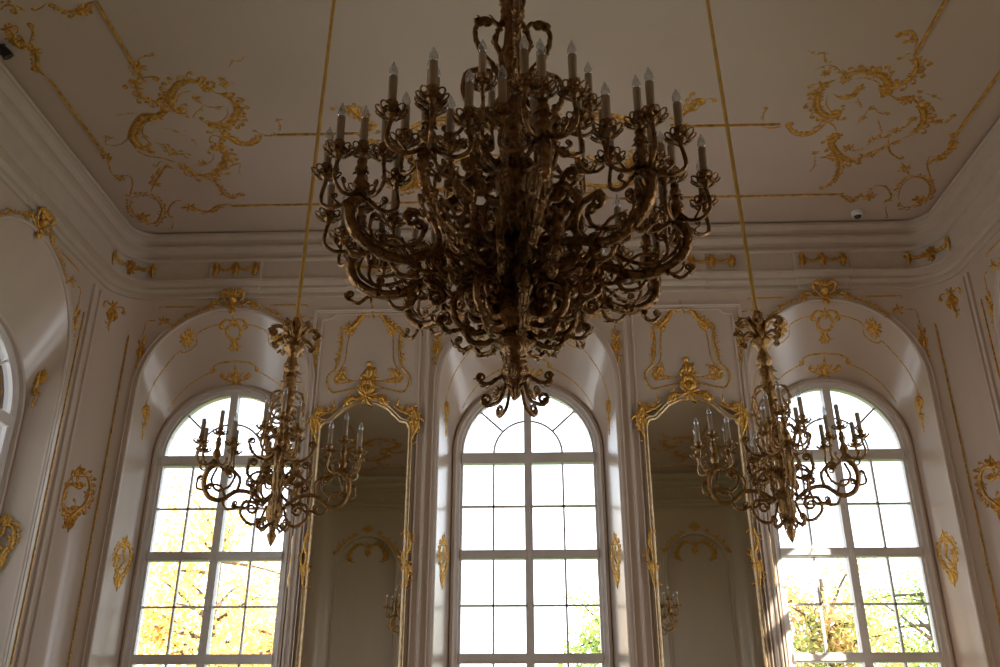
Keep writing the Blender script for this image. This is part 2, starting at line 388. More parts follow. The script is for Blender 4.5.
CARTR=[(0.036,0,0,1,[(4.01,-4.085),(4.113,-3.915),(4.133,-3.742),(4.067,-3.628),(3.952,-3.589)]),
(0.02,0,-0.03,1,[(4.002,-4.134),(3.967,-4.295),(3.86,-4.423),(3.752,-4.396)]),
(0.016,0,0.02,0,[(3.992,-4.102),(3.942,-4.088),(3.91,-4.023)]),
(0.016,0,0.02,0,[(3.986,-4.263),(3.913,-4.313),(3.875,-4.267)]),
(0.04,-0.045,0,-1,[(3.913,-3.499),(3.909,-3.644),(3.784,-3.772),(3.615,-3.83),(3.481,-3.817),(3.373,-3.758)]),
(0.013,0,0,0,[(3.539,-3.71),(3.623,-3.736),(3.756,-3.685),(3.847,-3.621)]),
(0.04,0,-0.04,-1,[(3.339,-3.717),(3.241,-3.632),(3.217,-3.468),(3.283,-3.239),(3.416,-3.097),(3.512,-3.106)]),
(0.013,0,-0.03,0,[(3.326,-3.501),(3.353,-3.313),(3.46,-3.155)]),
(0.022,0,0,1,[(3.375,-3.481),(3.494,-3.403),(3.609,-3.417),(3.645,-3.527),(3.638,-3.654)]),
(0.012,0,0,-1,[(3.657,-3.416),(3.73,-3.3),(3.78,-3.222)]),
(0.018,0,0,1,[(2.743,-2.919),(2.849,-2.895),(2.98,-2.923)]),
(0.034,0.03,0,0,[(3.028,-2.93),(3.155,-2.78),(3.314,-2.754),(3.408,-2.867),(3.448,-2.988)]),
(0.012,0,-0.02,1,[(2.754,-2.98),(2.704,-3.142),(2.72,-3.251)]),
(0.014,0,0,0,[(3.427,-2.977),(3.539,-2.932),(3.634,-2.785)]),
(0.022,0,0,1,[(4.005,-3.441),(4.131,-3.354),(4.277,-3.349),(4.383,-3.258)]),
(0.04,0.03,0,1,[(4.435,-3.218),(4.534,-3.039),(4.55,-2.836),(4.479,-2.679)]),
(0.022,0,0,0,[(4.495,-2.704),(4.346,-2.555),(4.218,-2.442),(4.117,-2.356)]),
(0.014,0.025,0,-1,[(4.407,-3.003),(4.386,-2.862),(4.256,-2.805)]),
(0.04,-0.035,0,-1,[(3.66,-2.699),(3.634,-2.572),(3.826,-2.308),(4.016,-2.223),(4.13,-2.356)]),
(0.02,0,-0.02,1,[(4.059,-2.491),(4.103,-2.629),(4.251,-2.679)]),
(0.012,0,0,-1,[(3.86,-2.467),(3.979,-2.419),(4.055,-2.505)]),
(0.015,0,-0.03,0,[(4.248,-2.721),(4.352,-2.415),(4.542,-2.228)]),
(0.016,0,-0.03,1,[(4.467,-3.198),(4.665,-2.974),(4.81,-2.921),(4.869,-3.027)]),
(0.009,0,0,1,[(4.315,-3.467),(4.493,-3.405),(4.643,-3.299)]),
(0.024,0,0,1,[(5.009,-2.695),(5.065,-2.456),(5.055,-2.323)]),
(0.018,0,0.02,-1,[(5.055,-2.323),(4.986,-2.235),(4.952,-2.122)]),
(0.013,0,0,1,[(2.893,-4.205),(3.005,-4.12),(3.091,-4.134),(3.146,-3.999),(3.239,-4.013)]),
(0.013,0,0,-1,[(3.059,-3.849),(3.167,-3.948),(3.281,-3.91),(3.365,-3.821)]),
(0.013,0,0,1,[(3.205,-3.74),(3.198,-3.845),(3.246,-3.911)]),
(0.009,0,0,1,[(3.811,-2.861),(3.833,-3.023),(3.878,-3.218),(4.011,-3.116),(4.181,-3.083)]),
(0.009,0,0,-1,[(3.994,-3.057),(4.088,-2.893),(4.184,-2.723)]),
(0.024,0.03,0.03,-1,[(3.665,-2.285),(3.786,-2.262),(3.873,-2.038),(3.883,-1.787),(3.826,-1.616)]),
(0.024,0,0,1,[(3.975,-1.478),(4.083,-1.442),(4.283,-1.271),(4.345,-1.42),(4.447,-1.371)]),
(0.018,0,0.02,1,[(4.432,-1.417),(4.457,-1.629),(4.591,-1.62),(4.744,-1.406),(4.743,-1.278)]),
(0.012,0,0.02,0,[(4.748,-1.223),(4.805,-1.033),(4.887,-0.885)]),
(0.02,0,0,1,[(4.864,-1.311),(4.792,-1.626),(4.84,-1.817),(4.986,-1.803),(5.155,-1.613),(5.237,-1.343),(5.171,-1.199),(5.031,-1.11),(4.886,-1.264)]),
(0.018,0,0,1,[(4.599,-2.154),(4.698,-2.009),(4.812,-1.86)]),
(0.012,0,0,0,[(4.322,-2.513),(4.418,-2.337),(4.53,-2.247)]),
(0.022,0,0,1,[(4.982,-2.712),(5.05,-2.469),(5.043,-2.296),(5.018,-2.191)]),
(0.013,0,0.02,0,[(4.99,-2.259),(4.899,-2.262),(4.938,-2.082),(5.09,-1.808)]),
(0.009,0,0,1,[(3.483,-2.409),(3.554,-2.13),(3.513,-1.968)]),
]
CARTRF=[((4.216,-3.351),0.09),((3.9,-3.573),0.1),((3.445,-3.714),0.07),((3.644,-3.563),0.06),((3.534,-3.073),0.07),((3.615,-2.68),0.09),((3.857,-2.476),0.08),((4.407,-3.003),0.06),((4.295,-2.803),0.07),((4.723,-2.952),0.06),((5.004,-2.695),0.06),((5.032,-2.22),0.08),((3.891,-3.218),0.045),((4.085,-3.114),0.04),((3.839,-3.043),0.05),((4.493,-3.405),0.04),((4.308,-3.486),0.04),((3.203,-3.827),0.06),((4.464,-1.393),0.1),((5.131,-1.301),0.11),((4.69,-2.029),0.08),((5.029,-2.218),0.07),((5.066,-2.323),0.06),((4.162,-2.327),0.07),((3.488,-2.389),0.05)]

# ------------------------------------------------------------------ room
H = 7.98; XW = 5.6; YB = -.58; YF = -13.4; CR = .5
YM = (YB + YF) / 2
SIDES = {'back': Matrix.Identity(4),
         'left': Matrix.Translation((-6.18, 0, 0)) @ Matrix.Rotation(R(90), 4, 'Z'),
         'right': Matrix.Translation((6.18, 0, 0)) @ Matrix.Rotation(R(-90), 4, 'Z'),
         'front': Matrix.Translation((0, YF - .58, 0)) @ Matrix.Rotation(R(180), 4, 'Z')}
RO, ZO, RI, ZI, DI, DO = 1.12, 5.76, .98, 4.99, -.08, -.58
GW = .85

def u_path(r, zs, zb=.03, n=24, cx=0):
    P = [(cx - r, zb)] + [(cx - r, zb + (zs - zb) * k / 4) for k in range(1, 4)]
    P += [(cx - r * math.cos(PI * k / n), zs + r * math.sin(PI * k / n)) for k in range(n + 1)]
    P += [(cx + r, zb + (zs - zb) * k / 4) for k in range(3, 0, -1)] + [(cx + r, zb)]
    return P

def fill_face(mb, a0, a1, z0, z1, holes, d):
    bm = bmesh.new()
    def loop(pts):
        vs = [bm.verts.new((x, d, z)) for x, z in pts]
        return [bm.edges.new((vs[i], vs[(i + 1) % len(vs)])) for i in range(len(vs))]
    es = loop([(a0, z0), (a1, z0), (a1, z1), (a0, z1)])
    for h in holes: es += loop(h)
    bmesh.ops.triangle_fill(bm, use_beauty=True, use_dissolve=False, edges=es, normal=(0, -1, 0))
    bm.verts.ensure_lookup_table(); bm.verts.index_update()
    mb.add([tuple(v.co) for v in bm.verts], [tuple(v.index for v in f.verts) for f in bm.faces])
    bm.free()

DS, SS = -.22, 1.08      # the side windows sit shallower and are a little wider
def wall(name, side, a0, a1, b0, b1, wins):
    mb = MB()
    k, di = (1, DI) if side == 'back' else (SS, DS)
    outer = [u_path(RO, ZO, cx=c) for c in wins]; inner = [[(c + (x - c) * k, z) for x, z in u_path(RI, ZI, cx=c)] for c in wins]
    fill_face(mb, a0, a1, 0, H, outer, DO)
    fill_face(mb, b0, b1, -.5, H + .6, inner, .3)
    for o, i in zip(outer, inner):
        mb.grid([[(x, DO, z) for x, z in o], [((x + xi) / 2, (DO + di) / 2, (z + zi) / 2) for (x, z), (xi, zi) in zip(o, i)],
                 [(x, di, z) for x, z in i], [(x, .3, z) for x, z in i]], closed_u=True)
    mb.v = [tuple(SIDES[side] @ Vector(p)) for p in mb.v]
    o = mb.build(name, M['wall'], smooth=False)
    # smooth shading on the curved reveals only
    for p in o.data.polygons:
        if len(p.vertices) == 4: p.use_smooth = True
    o.data.set_sharp_from_angle(angle=R(40))
    return struct(o)

import bmesh
WB = [-3.98, 0, 3.98]
WL = [-2.7, -6.99]
wall('wall_back', 'back', -5.1, 5.1, -6.48, 6.48, WB)
wall('wall_left', 'left', -12.9, -1.08, -14.28, .3, WL)
wall('wall_right', 'right', 1.08, 12.9, -.3, 14.28, [-a for a in WL])
# blind wall opposite the windows, with three arched niches
mb = MB()
NC = [-4.28, 0, 4.28]; NR, NZ = .78, 5.6
nn = [u_path(NR, NZ, cx=c) for c in NC]
fill_face(mb, -5.1, 5.1, 0, H, nn, DO)
for q in nn:
    mb.grid([[(x, DO, z) for x, z in q], [(x, DO + .2, z) for x, z in q]], closed_u=True)
    fill = bmesh.new(); vs = [fill.verts.new((x, DO + .2, z)) for x, z in q]; fill.faces.new(vs)
    bmesh.ops.triangulate(fill, faces=fill.faces[:]); fill.verts.index_update()
    mb.add([tuple(v.co) for v in fill.verts], [tuple(v.index for v in f.verts) for f in fill.faces]); fill.free()
mb.add([(-6.48, .3, -.5), (6.48, .3, -.5), (6.48, .3, H + .6), (-6.48, .3, H + .6)], [(0, 1, 2, 3)])
mb.v = [tuple(SIDES['front'] @ Vector(p)) for p in mb.v]
struct(mb.build('wall_front', M['wall'], smooth=False))
for i, (sx, cy, a0) in enumerate(((-1, YB - CR, 90), (1, YB - CR, 0), (-1, YF + CR, 180), (1, YF + CR, 270))):
    mb = MB(); rows = []
    for z in (0, 2, 4, 6, H):
        rows.append([(sx * (XW - CR) + CR * math.cos(R(a0 + 90 * k / 12)), cy + CR * math.sin(R(a0 + 90 * k / 12)), z) for k in range(13)])
    mb.grid(rows)
    struct(mb.build(['wall_back_left_corner', 'wall_back_right_corner', 'wall_front_left_corner', 'wall_front_right_corner'][i], M['wall']))
mb = MB(); mb.box(-6.4, 6.4, -14.2, .25, H, H + .4); struct(mb.build('ceiling', M['ceil'], smooth=False))
mb = MB(); mb.box(-6.4, 6.4, -14.2, .25, -.3, 0); struct(mb.build('floor', M['floor'], smooth=False))

# cornice: one profile swept round the plan of the room
def plan(off=0, ress=.016):
    P = []
    def wallrun(pts): P.extend(pts)
    def steps(cs, lo, hi, mk, sgn):
        out = []
        for c in cs:
            for a, o in ((-.34, 0), (-.32, ress), (.32, ress), (.34, 0)): out.append(mk(c + sgn * a, o))
        return out
    P += steps([3.98, 2.07, 0, -2.07, -3.98], 0, 0, lambda a, o: (a, YB - o), -1)
    P += [(-(XW - CR) + CR * math.cos(R(90 + 90 * k / 10)), YB - CR + CR * math.sin(R(90 + 90 * k / 10))) for k in range(11)]
    P += steps(WL, 0, 0, lambda a, o: (-XW + o, a), -1)
    P += [(-(XW - CR) + CR * math.cos(R(180 + 90 * k / 10)), YF + CR + CR * math.sin(R(180 + 90 * k / 10))) for k in range(11)]
    P += steps([-4.28, 0, 4.28], 0, 0, lambda a, o: (a, YF + o), 1)
    P += [((XW - CR) + CR * math.cos(R(270 + 90 * k / 10)), YF + CR + CR * math.sin(R(270 + 90 * k / 10))) for k in range(11)]
    P += steps(list(reversed(WL)), 0, 0, lambda a, o: (XW - o, a), 1)
    P += [((XW - CR) + CR * math.cos(R(90 * k / 10)), YB - CR + CR * math.sin(R(90 * k / 10))) for k in range(11)]
    return P
low = [(-.03, 7.04), (.03, 7.045), (.035, 7.075), (.012, 7.085), (.015, 7.12), (.05, 7.135), (.07, 7.165), (.072, 7.18), (.055, 7.19), (.06, 7.21), (.10, 7.235), (.14, 7.245), (.145, 7.28), (.13, 7.295), (.10, 7.3), (.10, 7.58)]
up = [(.095, 7.56), (.14, 7.575), (.145, 7.60), (.10, 7.615), (.10, 7.65), (.12, 7.70), (.17, 7.735), (.195, 7.74), (.20, 7.77), (.15, 7.785), (.15, 7.82), (.175, 7.87), (.215, 7.90), (.24, 7.905), (.245, 7.94), (.20, 7.95), (.20, 7.985)]
o = sweep(plan(), low, closed=True).build('trim_1', M['cornice']); struct(o); o.data.set_sharp_from_angle(angle=R(25))
o = sweep(plan(0, .0), up, closed=True).build('trim_2', M['cornice']); struct(o); o.data.set_sharp_from_angle(angle=R(25))

# mouldings round openings and panels
def arch_trim(name, side, c, r, zs, sec, d, mat, zb=.03, k=1):
    mb = sweep([(c + (x - c) * k, z) for x, z in u_path(r, zs, zb, cx=c)], sec)
    mb.v = [tuple(SIDES[side] @ Vector((u, d - w, v))) for u, v, w in mb.v]
    o = mb.build(name, mat); struct(o); o.data.set_sharp_from_angle(angle=R(30)); return o
TN = [3]
def tname():
    s = 'trim_%d' % TN[0]; TN[0] += 1; return s
bead = [(0, -.01), (0, .02), (.012, .032), (.028, .032), (.036, .018), (.075, .018), (.08, .026), (.09, .026), (.095, -.01)]
allw = [('back', c) for c in WB] + [('left', c) for c in WL] + [('right', -c) for c in WL]
for s, c in allw:
    arch_trim(tname(), s, c, RO, ZO, bead, DO, M['white'])
    arch_trim(tname(), s, c, RI - .05, ZI, [(.045, -.02), (0, 0), (0, .05), (.012, .06), (.025, .05), (.045, .05), (.05, -.02)], DI if s == 'back' else DS, M['white'], k=1 if s == 'back' else SS)
for c in NC:
    arch_trim(tname(), 'front', c, NR, NZ, bead, DO, M['white'])

def poly_trim(pts, fn, mat, sec=None, closed=True):
    sec = sec or [(0, -.005), (.004, .014), (.014, .02), (.024, .014), (.028, -.005)]
    o = mapmb(sweep(pts, sec, closed=closed), fn).build(tname(), mat); struct(o); o.data.set_sharp_from_angle(angle=R(30)); return o
def fnote(side, a0=0, d=DO):
    Mx = SIDES[side]
    return lambda u, v, w: Mx @ Vector((u + a0, d - w, v))
# raised bays with the mirrors and panels between the windows
for sx in (-1, 1):
    c = sx * 2.07
    poly_trim([(c + .79, .25), (c + .79, 6.86), (c - .79, 6.86), (c - .79, .25)], fnote('back'), M['white'], [(0, -.005), (.0, .03), (.02, .035), (.03, .02), (.04, .02), (.05, -.005)])
    poly_trim([(c + .68, .4), (c + .68, 6.3), (c + .68, 6.72), (c + .55, 6.74), (c + .5, 6.8), (c - .5, 6.8), (c - .55, 6.74), (c - .68, 6.72), (c - .68, .4)], fnote('back'), M['white'])
# curved corner panels: two gilt vertical beads and the crease where the corner begins
def corner_fn(sx):
    return lambda u, v, w: Vector((sx * (-(XW - CR) + (CR - w) * math.cos(R(90) + u / CR)), YB - CR + (CR - w) * math.sin(R(90) + u / CR), v))
for sx in (-1, 1):
    f = corner_fn(-sx)
    for u0, mat, wd in ((R(28) * CR, M['gold'], .012), (R(92) * CR, M['white'], .03)):
        poly_trim([(u0, .2), (u0, 3.5), (u0, 6.5 if mat == M['gold'] else 6.95)], f, mat, [(0, -.005), (0, wd), (wd, wd * 1.2), (2 * wd, -.005)], closed=False)
    s = 'left' if sx < 0 else 'right'
    k = 1 if sx < 0 else -1
    poly_trim([(k * -1.22, .1), (k * -1.22, 6.95)], fnote(s), M['white'], [(0, -.01), (0, .035), (.03, .05), (.06, .035), (.06, -.01)], closed=False)
    poly_trim([(k * -1.36, .1), (k * -1.36, 6.5)], fnote(s), M['gold'], [(0, -.005), (.004, .014), (.016, .014), (.02, -.005)], closed=False)

# ceiling: gilded fillets, two nested frames interrupted by the cartouches
fil = [(-.014, .004), (-.014, -.014), (-.009, -.02), (-.003, -.014), (.003, -.014), (.009, -.02), (.014, -.014), (.014, .004)]
def ceil_line(p, q):
    o = mapmb(sweep([p, q], fil), lambda u, v, w: (u, v, H + w)).build(tname(), M['goldc']); struct(o)
def my(y): return 2 * YM - y
for yy in (-1.47, my(-1.47)):
    ceil_line((-3.86, yy), (-1.2, yy)); ceil_line((1.2, yy), (4.04, yy))
for yy in (-2.97, my(-2.97)):
    ceil_line((-2.86, yy), (-1.95, yy)); ceil_line((1.95, yy), (2.93, yy))
for sx in (-1, 1):
    for a, b in ((-2.52, -4.03), (my(-2.52), my(-4.03))): ceil_line((sx * 5.02, a), (sx * 5.02, b))
    e = -3.92 if sx < 0 else -4.07
    for a, b in ((e, -5.1), (my(e), my(-5.1))): ceil_line((sx * 4.03, a), (sx * 4.03, b))

# ------------------------------------------------------------------ windows
def window(name, side, c):
    root = empty(name); struct(root); root.matrix_world = SIDES[side] @ (Matrix.Translation((c, 0, 0)) if side == 'back' else Matrix.Translation((c, DS - DI, 0)) @ Matrix.Diagonal((SS, 1, 1, 1)))
    def add(nm, mb, mat, smooth=False):
        o = mb.build(nm, mat, root, smooth); return o
    def arch(r, zs, sec, zb=.03):
        mb = sweep(u_path(r, zs, zb), sec, ); mb.v = [(u, -w, v) for u, v, w in mb.v]; return mb
    # outer frame: rectangular section closed round, inner lip stepped
    sec = [(-.0, .05), (-.0, -.05), (-.13, -.05), (-.13, .07), (-.10, .085), (-.07, .07), (-.04, .07), (-.03, .05), (0, .05)]
    add('window_frame', arch(GW, ZI, [(-a, b) for a, b in sec]), M['frame'], True)
    mb = MB(); mb.box(-.05, .05, -.085, .05, .03, ZI + GW + .02); mb.lathe([(.022, 0), (.026, .02), (.026, .1), (.022, .12)], 8, 0, -.09, 3.6)
    for z in (.6, 1.8, 3.0, 4.2): mb.lathe([(.014, 0), (.02, .01), (.02, .06), (.014, .07)], 8, 0.0, -.09, z)
    add('mullion', mb, M['frame'])
    for z0, z1 in ((4.85, 4.99), (3.62, 3.73), (2.39, 2.5), (1.15, 1.27), (.03, .1)):
        mb = MB(); mb.box(-.86, .86, -.075, .045, z0, z1); mb.box(-.86, .86, -.095, -.075, z0 + .02, z1 - .02)
        add('transom', mb, M['frame'])
    mb = MB(); w = .012
    for sx in (-1, 1):
        mb.box(sx * .45 - w, sx * .45 + w, -.03, .02, .05, 4.86)
        P = [Vector((sx * .45 * math.sin(PI / 2 * k / 12), -.005, 4.99 + .45 * math.cos(PI / 2 * k / 12))) for k in range(13)]
        mb.tube(P, w * 1.15, 4)
        mb.tube([(sx * .45 * math.sin(R(47)), -.005, 4.99 + .45 * math.cos(R(47))), (sx * .86 * math.sin(R(47)), -.005, 4.99 + .86 * math.cos(R(47)))], w * 1.15, 4)
    for z in (4.29, 3.06, 1.83, .63): mb.box(-.86, .86, -.03, .02, z - w, z + w)
    add('glazing_bar', mb, M['frame'])
    mb = MB(); P = u_path(GW + .02, ZI, .05); bm = bmesh.new(); vs = [bm.verts.new((x, 0, z)) for x, z in P]; f = bm.faces.new(vs)
    bmesh.ops.triangulate(bm, faces=[f]); bm.verts.index_update()
    mb.add([tuple(v.co) for v in bm.verts], [tuple(v.index for v in f.verts) for f in bm.faces]); bm.free()
    g = add('window_pane', mb, M['glass'])
    return root
for i, (s, c) in enumerate(allw): window('window_%d' % (i + 1), s, c)

# ------------------------------------------------------------------ gilded stucco on the windows (built once, copied)
def soff(u, v, w):
    t = v / 1.04; a = u / 1.05; r = RI + (RO - RI) * t - w
    return (r * math.sin(a), DI + (DO - DI) * t, ZI + (ZO - ZI) * t + r * math.cos(a))
def jamb(u, v, w): return (RI + .28 * u - w, DI - u, v)
def face(u, v, w): return (u, DO - w, v)

def o_crest():
    q = Orn(3)
    for k in range(7):
        a = R(90 + (k - 3) * 20); q.leaf((0, 7.02), a, .17 - abs(k - 3) * .018, .02)
    q.blob((0, 7.01), .06)
    for s in (-1, 1):
        q.stroke([(s * .05, 6.97), (s * .12, 7.02), (s * .15, 7.1), (s * .1, 7.13)], .02, 0, s * .02, fr=-s, fs=.7)
        q.stroke([(s * .02, 6.93), (s * .12, 6.93), (s * .22, 6.99), (s * .28, 6.96)], .02, 0, -s * .018, fr=s, fs=.7)
        P = [(s * 1.19 * math.sin(a), ZO + 1.19 * math.cos(a)) for a in (R(12), R(17), R(22), R(27), R(31))]
        q.stroke(P, .015, 0, s * .02, fr=s, fs=.8); q.acanthus(P[0], R(90 - s * 100), .12, 3)
        P = [(s * 1.17 * math.sin(a), ZO + 1.17 * math.cos(a)) for a in (R(31), R(36), R(41))]
        q.stroke(P, .011, fr=s, fs=.8); q.flower((P[-1][0], P[-1][1]), .045)
        q.flower((s * .3, 6.93), .06)
    q.stroke([(0, 6.9), (0, 6.85), (.01, 6.8)], .03); q.flower((0, 6.92), .08)
    return q, lambda u, v, w: (u, DO - w - .03 - max(0, v - 6.98) * .42, v)
def o_ring():
    q = Orn(4); rr = .095
    P = [(rr * 1.0 * math.cos(2 * PI * k / 16), .66 + rr * 1.15 * math.sin(2 * PI * k / 16)) for k in range(17)]
    q.stroke(P, .02, taper=False, fr=-1, fs=.6, n=2)
    for s in (-1, 1):
        q.stroke([(0, .8), (s * .08, .83), (s * .15, .8), (s * .17, .74)], .02, 0, -s * .02)
        q.stroke([(s * .02, .52), (s * .05, .45), (s * .03, .38)], .018, fr=s)
        q.leaf((s * .12, .7), R(90 - s * 60), .1, .02)
    q.flower((0, .8), .07); q.stroke([(0, .55), (0, .48), (.01, .38)], .016); q.acanthus((0, .54), R(-90), .17, 4)
    return q, lambda u, v, w: soff(u, v + .09, w)
def o_rosette():
    q = Orn(5); q.flower((.62, .8), .12, 8); q.flower((.62, .8), .07)
    for k in range(5): q.leaf((.62, .8), R(20 + 72 * k), .14, .02, .6)
    return q, lambda u, v, w: soff(u, v + .05, w)
def o_star():
    q = Orn(6)
    q.flower((0, .1), .1, 5); q.leaf((0, .1), R(90), .2, .03); q.blob((0, .09), .04)
    for s in (-1, 1):
        q.stroke([(s * .03, .08), (s * .12, .1), (s * .2, .15)], .022, 0, s * .02, fr=s)
        q.leaf((0, .1), R(90 - s * 50), .15, .025); q.leaf((s * .02, .05), R(-90 + s * 60), .1, .022)
    return q, soff
def o_bracket():
    q = Orn(8)
    for s in (-1, 1):
        q.stroke([(0, .40), (s * .1, .40), (s * .2, .40), (s * .26, .385)], .012, taper=False)
        q.stroke([(s * .26, .39), (s * .31, .36), (s * .3, .31), (s * .36, .29)], .016, fr=0)
        q.flower((s * .33, .32), .05)
        q.stroke([(s * .36, .30), (s * .6, .28), (s * .85, .25), (s * 1.1, .2)], .008, taper=False)
    q.mb.v = [(x, y - .06, z) for x, y, z in q.mb.v]
    return q, soff
def o_sline():
    q = Orn(9)
    for s in (1,):
        q.stroke([(s * .14, .86), (s * .3, .86), (s * .45, .84), (s * .5, .8)], .009, taper=False)
        q.stroke([(s * .5, .8), (s * .5, .7), (s * .6, .66), (s * .7, .68), (s * .74, .74)], .009, taper=False)
        q.stroke([(s * .74, .74), (s * 1.0, .7), (s * 1.3, .68), (s * 1.6, .66)], .009, taper=False)
    return q, soff
def o_pendant():
    q = Orn(10)
    q.flower((.27, 5.66), .08); q.acanthus((.27, 5.64), R(-90), .28, 5); q.leaf((.27, 5.66), R(70), .12, .025); q.leaf((.27, 5.66), R(120), .12, .025)
    q.stroke([(.27, 5.45), (.25, 5.36), (.28, 5.28)], .018, fr=1); q.stroke([(.27, 5.42), (.29, 5.3), (.27, 5.2)], .012)
    q.flower((.265, 5.32), .04); q.leaf((.27, 5.24), R(-90), .12, .018)
    return q, jamb
def o_jambcart():
    q = Orn(11); c = .26
    q.stroke([(c + .02, 3.78), (c - .09, 3.74), (c - .13, 3.6), (c - .07, 3.46), (c, 3.38)], .016, -.025, .03, fr=-1, fs=.7, hook=-.05)
    q.stroke([(c + .02, 3.78), (c + .1, 3.7), (c + .12, 3.56), (c + .05, 3.46), (c + .05, 3.36)], .016, .025, -.03, fr=1, fs=.7, hook=.05)
    q.stroke([(c, 3.66), (c - .04, 3.58), (c + .02, 3.5)], .014, .02, -.02)
    q.acanthus((c, 3.74), R(95), .16, 3); q.acanthus((c + .01, 3.42), R(-90), .22, 4); q.flower((c - .08, 3.48), .05); q.flower((c + .08, 3.6), .05)
    return q, jamb
def o_sp_line():
    q = Orn(12)
    q.stroke([(.52, 6.92), (.5, 6.94), (.52, 6.96)], .008); q.stroke([(.54, 6.94), (.7, 6.94), (.94, 6.94)], .012, taper=False)
    q.stroke([(.94, 6.94), (1.0, 6.94), (1.02, 6.9)], .01)
    q.flower((.93, 6.74), .075, 5); q.leaf((.93, 6.74), R(200), .12, .02, .5); q.leaf((.93, 6.74), R(-60), .1, .02, .5)
    q.stroke([(1.04, 6.74), (1.15, 6.73), (1.17, 6.6), (1.19, 6.45)], .008, taper=False)
    return q, face
def o_sp_pend():
    q = Orn(13)
    q.flower((1.18, 6.36), .07); q.leaf((1.17, 6.38), R(110), .15, .025, -.4); q.leaf((1.19, 6.38), R(60), .13, .025, .4)
    q.acanthus((1.18, 6.36), R(-90), .22, 4); q.stroke([(1.18, 6.2), (1.2, 6.12), (1.18, 6.02)], .016, fr=1)
    return q, face
PROTO = {}
def proto(key, fn, mat):
    q, f = fn(); mb = q.mb; mb.v = [tuple(f(*p)) for p in mb.v]
    lo = [min(p[k] for p in mb.v) for k in range(3)]; hi = [max(p[k] for p in mb.v) for k in range(3)]
    c = [(a + b) / 2 for a, b in zip(lo, hi)]
    PROTO[key] = (mb.mesh(key, mat, True, c), c)
for k, f in dict(gilded_crest=o_crest, gilded_wreath=o_ring, gilded_rosette=o_rosette, gilded_star=o_star, gilded_bracket=o_bracket, gilded_scroll_line=o_sline,
                 gilded_pendant=o_pendant, gilded_cartouche=o_jambcart, gilded_corner_line=o_sp_line, gilded_leaf_drop=o_sp_pend).items():
    proto(k, f, M['gold'])
def put(key, Mw, label, cat, group, flip=False, name=None):
    me, c = PROTO[key]
    o = bpy.data.objects.new(name or key, me); COL.objects.link(o)
    S = Matrix.Diagonal((-1, 1, 1, 1)) if flip else Matrix.Identity(4)
    o.matrix_world = Mw @ S @ Matrix.Translation(c)
    return tag(o, label, cat, group)

def dress(side, c, wn, lr=(-1, 1), ring=True):
    Mw = SIDES[side] @ Matrix.Translation((c, 0, 0))
    if ring:
        put('gilded_crest', Mw, 'gilded shell crest with garlands on the arch of the ' + wn, 'ornament', 'gilded crests over the window arches')
        put('gilded_wreath', Mw, 'gilded ribbon wreath with leaf drop in the vault of the ' + wn, 'ornament', 'gilded wreaths under the arches')
        put('gilded_star', Mw, 'gilded leaf star just above the frame of the ' + wn, 'ornament', 'gilded leaf stars above the window frames')
        put('gilded_bracket', Mw, 'thin stepped gilded line above the star of the ' + wn, 'moulding', 'stepped gilded lines above the window frames')
    for s in lr:
        sd = 'right' if s > 0 else 'left'; fl = s < 0
        put('gilded_rosette', Mw, 'gilded rosette on the %s flank of the vault of the %s' % (sd, wn), 'ornament', 'gilded rosettes in the arch vaults', fl)
        put('gilded_scroll_line', Mw, 'thin gilded line along the %s half of the vault of the %s' % (sd, wn), 'moulding', 'gilded lines in the arch vaults', fl)
        put('gilded_pendant', Mw, 'gilded leaf pendant high on the %s reveal of the %s' % (sd, wn), 'ornament', 'gilded pendants high on the reveals', fl)
        put('gilded_cartouche', Mw, 'gilded cartouche halfway up the %s reveal of the %s' % (sd, wn), 'ornament', 'gilded cartouches on the reveals', fl)
        put('gilded_corner_line', Mw, 'gilded line with small star in the %s spandrel of the %s' % (sd, wn), 'moulding', 'gilded lines in the spandrels', fl)
        put('gilded_leaf_drop', Mw, 'gilded leaf drop beside the %s shoulder of the %s' % (sd, wn), 'ornament', 'gilded leaf drops beside the arches', fl)
dress('back', -3.98, 'left end window')
dress('back', 0, 'middle end window')
dress('back', 3.98, 'right end window')
dress('left', WL[0], 'left side wall window', (1,))
dress('right', -WL[0], 'right side wall window', (-1,))

# crests over the blind arches of the wall seen in the mirrors
def o_ncrest():
    q = Orn(21)
    for k in range(7): q.leaf((0, 6.5), R(90 + (k - 3) * 22), .2, .03)
    for s in (-1, 1):
        P = [(s * .84 * math.sin(a), NZ + .84 * math.cos(a)) for a in (R(8), R(18), R(28), R(40), R(52), R(66))]
        q.stroke(P, .035, 0, s * .04, fr=s, fs=1.2)
        q.stroke([(s * .05, 6.15), (s * .25, 6.2), (s * .42, 6.05), (s * .5, 5.85)], .03, 0, -s * .04, fr=s, fs=1.3)
    q.flower((0, 6.45), .1); q.flower((0, 6.15), .1); q.acanthus((0, 6.1), R(-90), .25, 4)
    return q, lambda u, v, w: (u, DO - w + (.18 if v < 6.3 and abs(u) < .7 and (u * u + (v - NZ) ** 2) < .74 ** 2 else 0), v)
proto('gilded_garland', o_ncrest, M['gold'])
for c, nm in ((4.28, 'left'), (-4.28, 'right')):
    put('gilded_garland', SIDES['front'] @ Matrix.Translation((c, 0, 0)), 'gilded garland over the blind arch reflected in the %s mirror' % nm, 'ornament', 'gilded garlands on the blind arches')

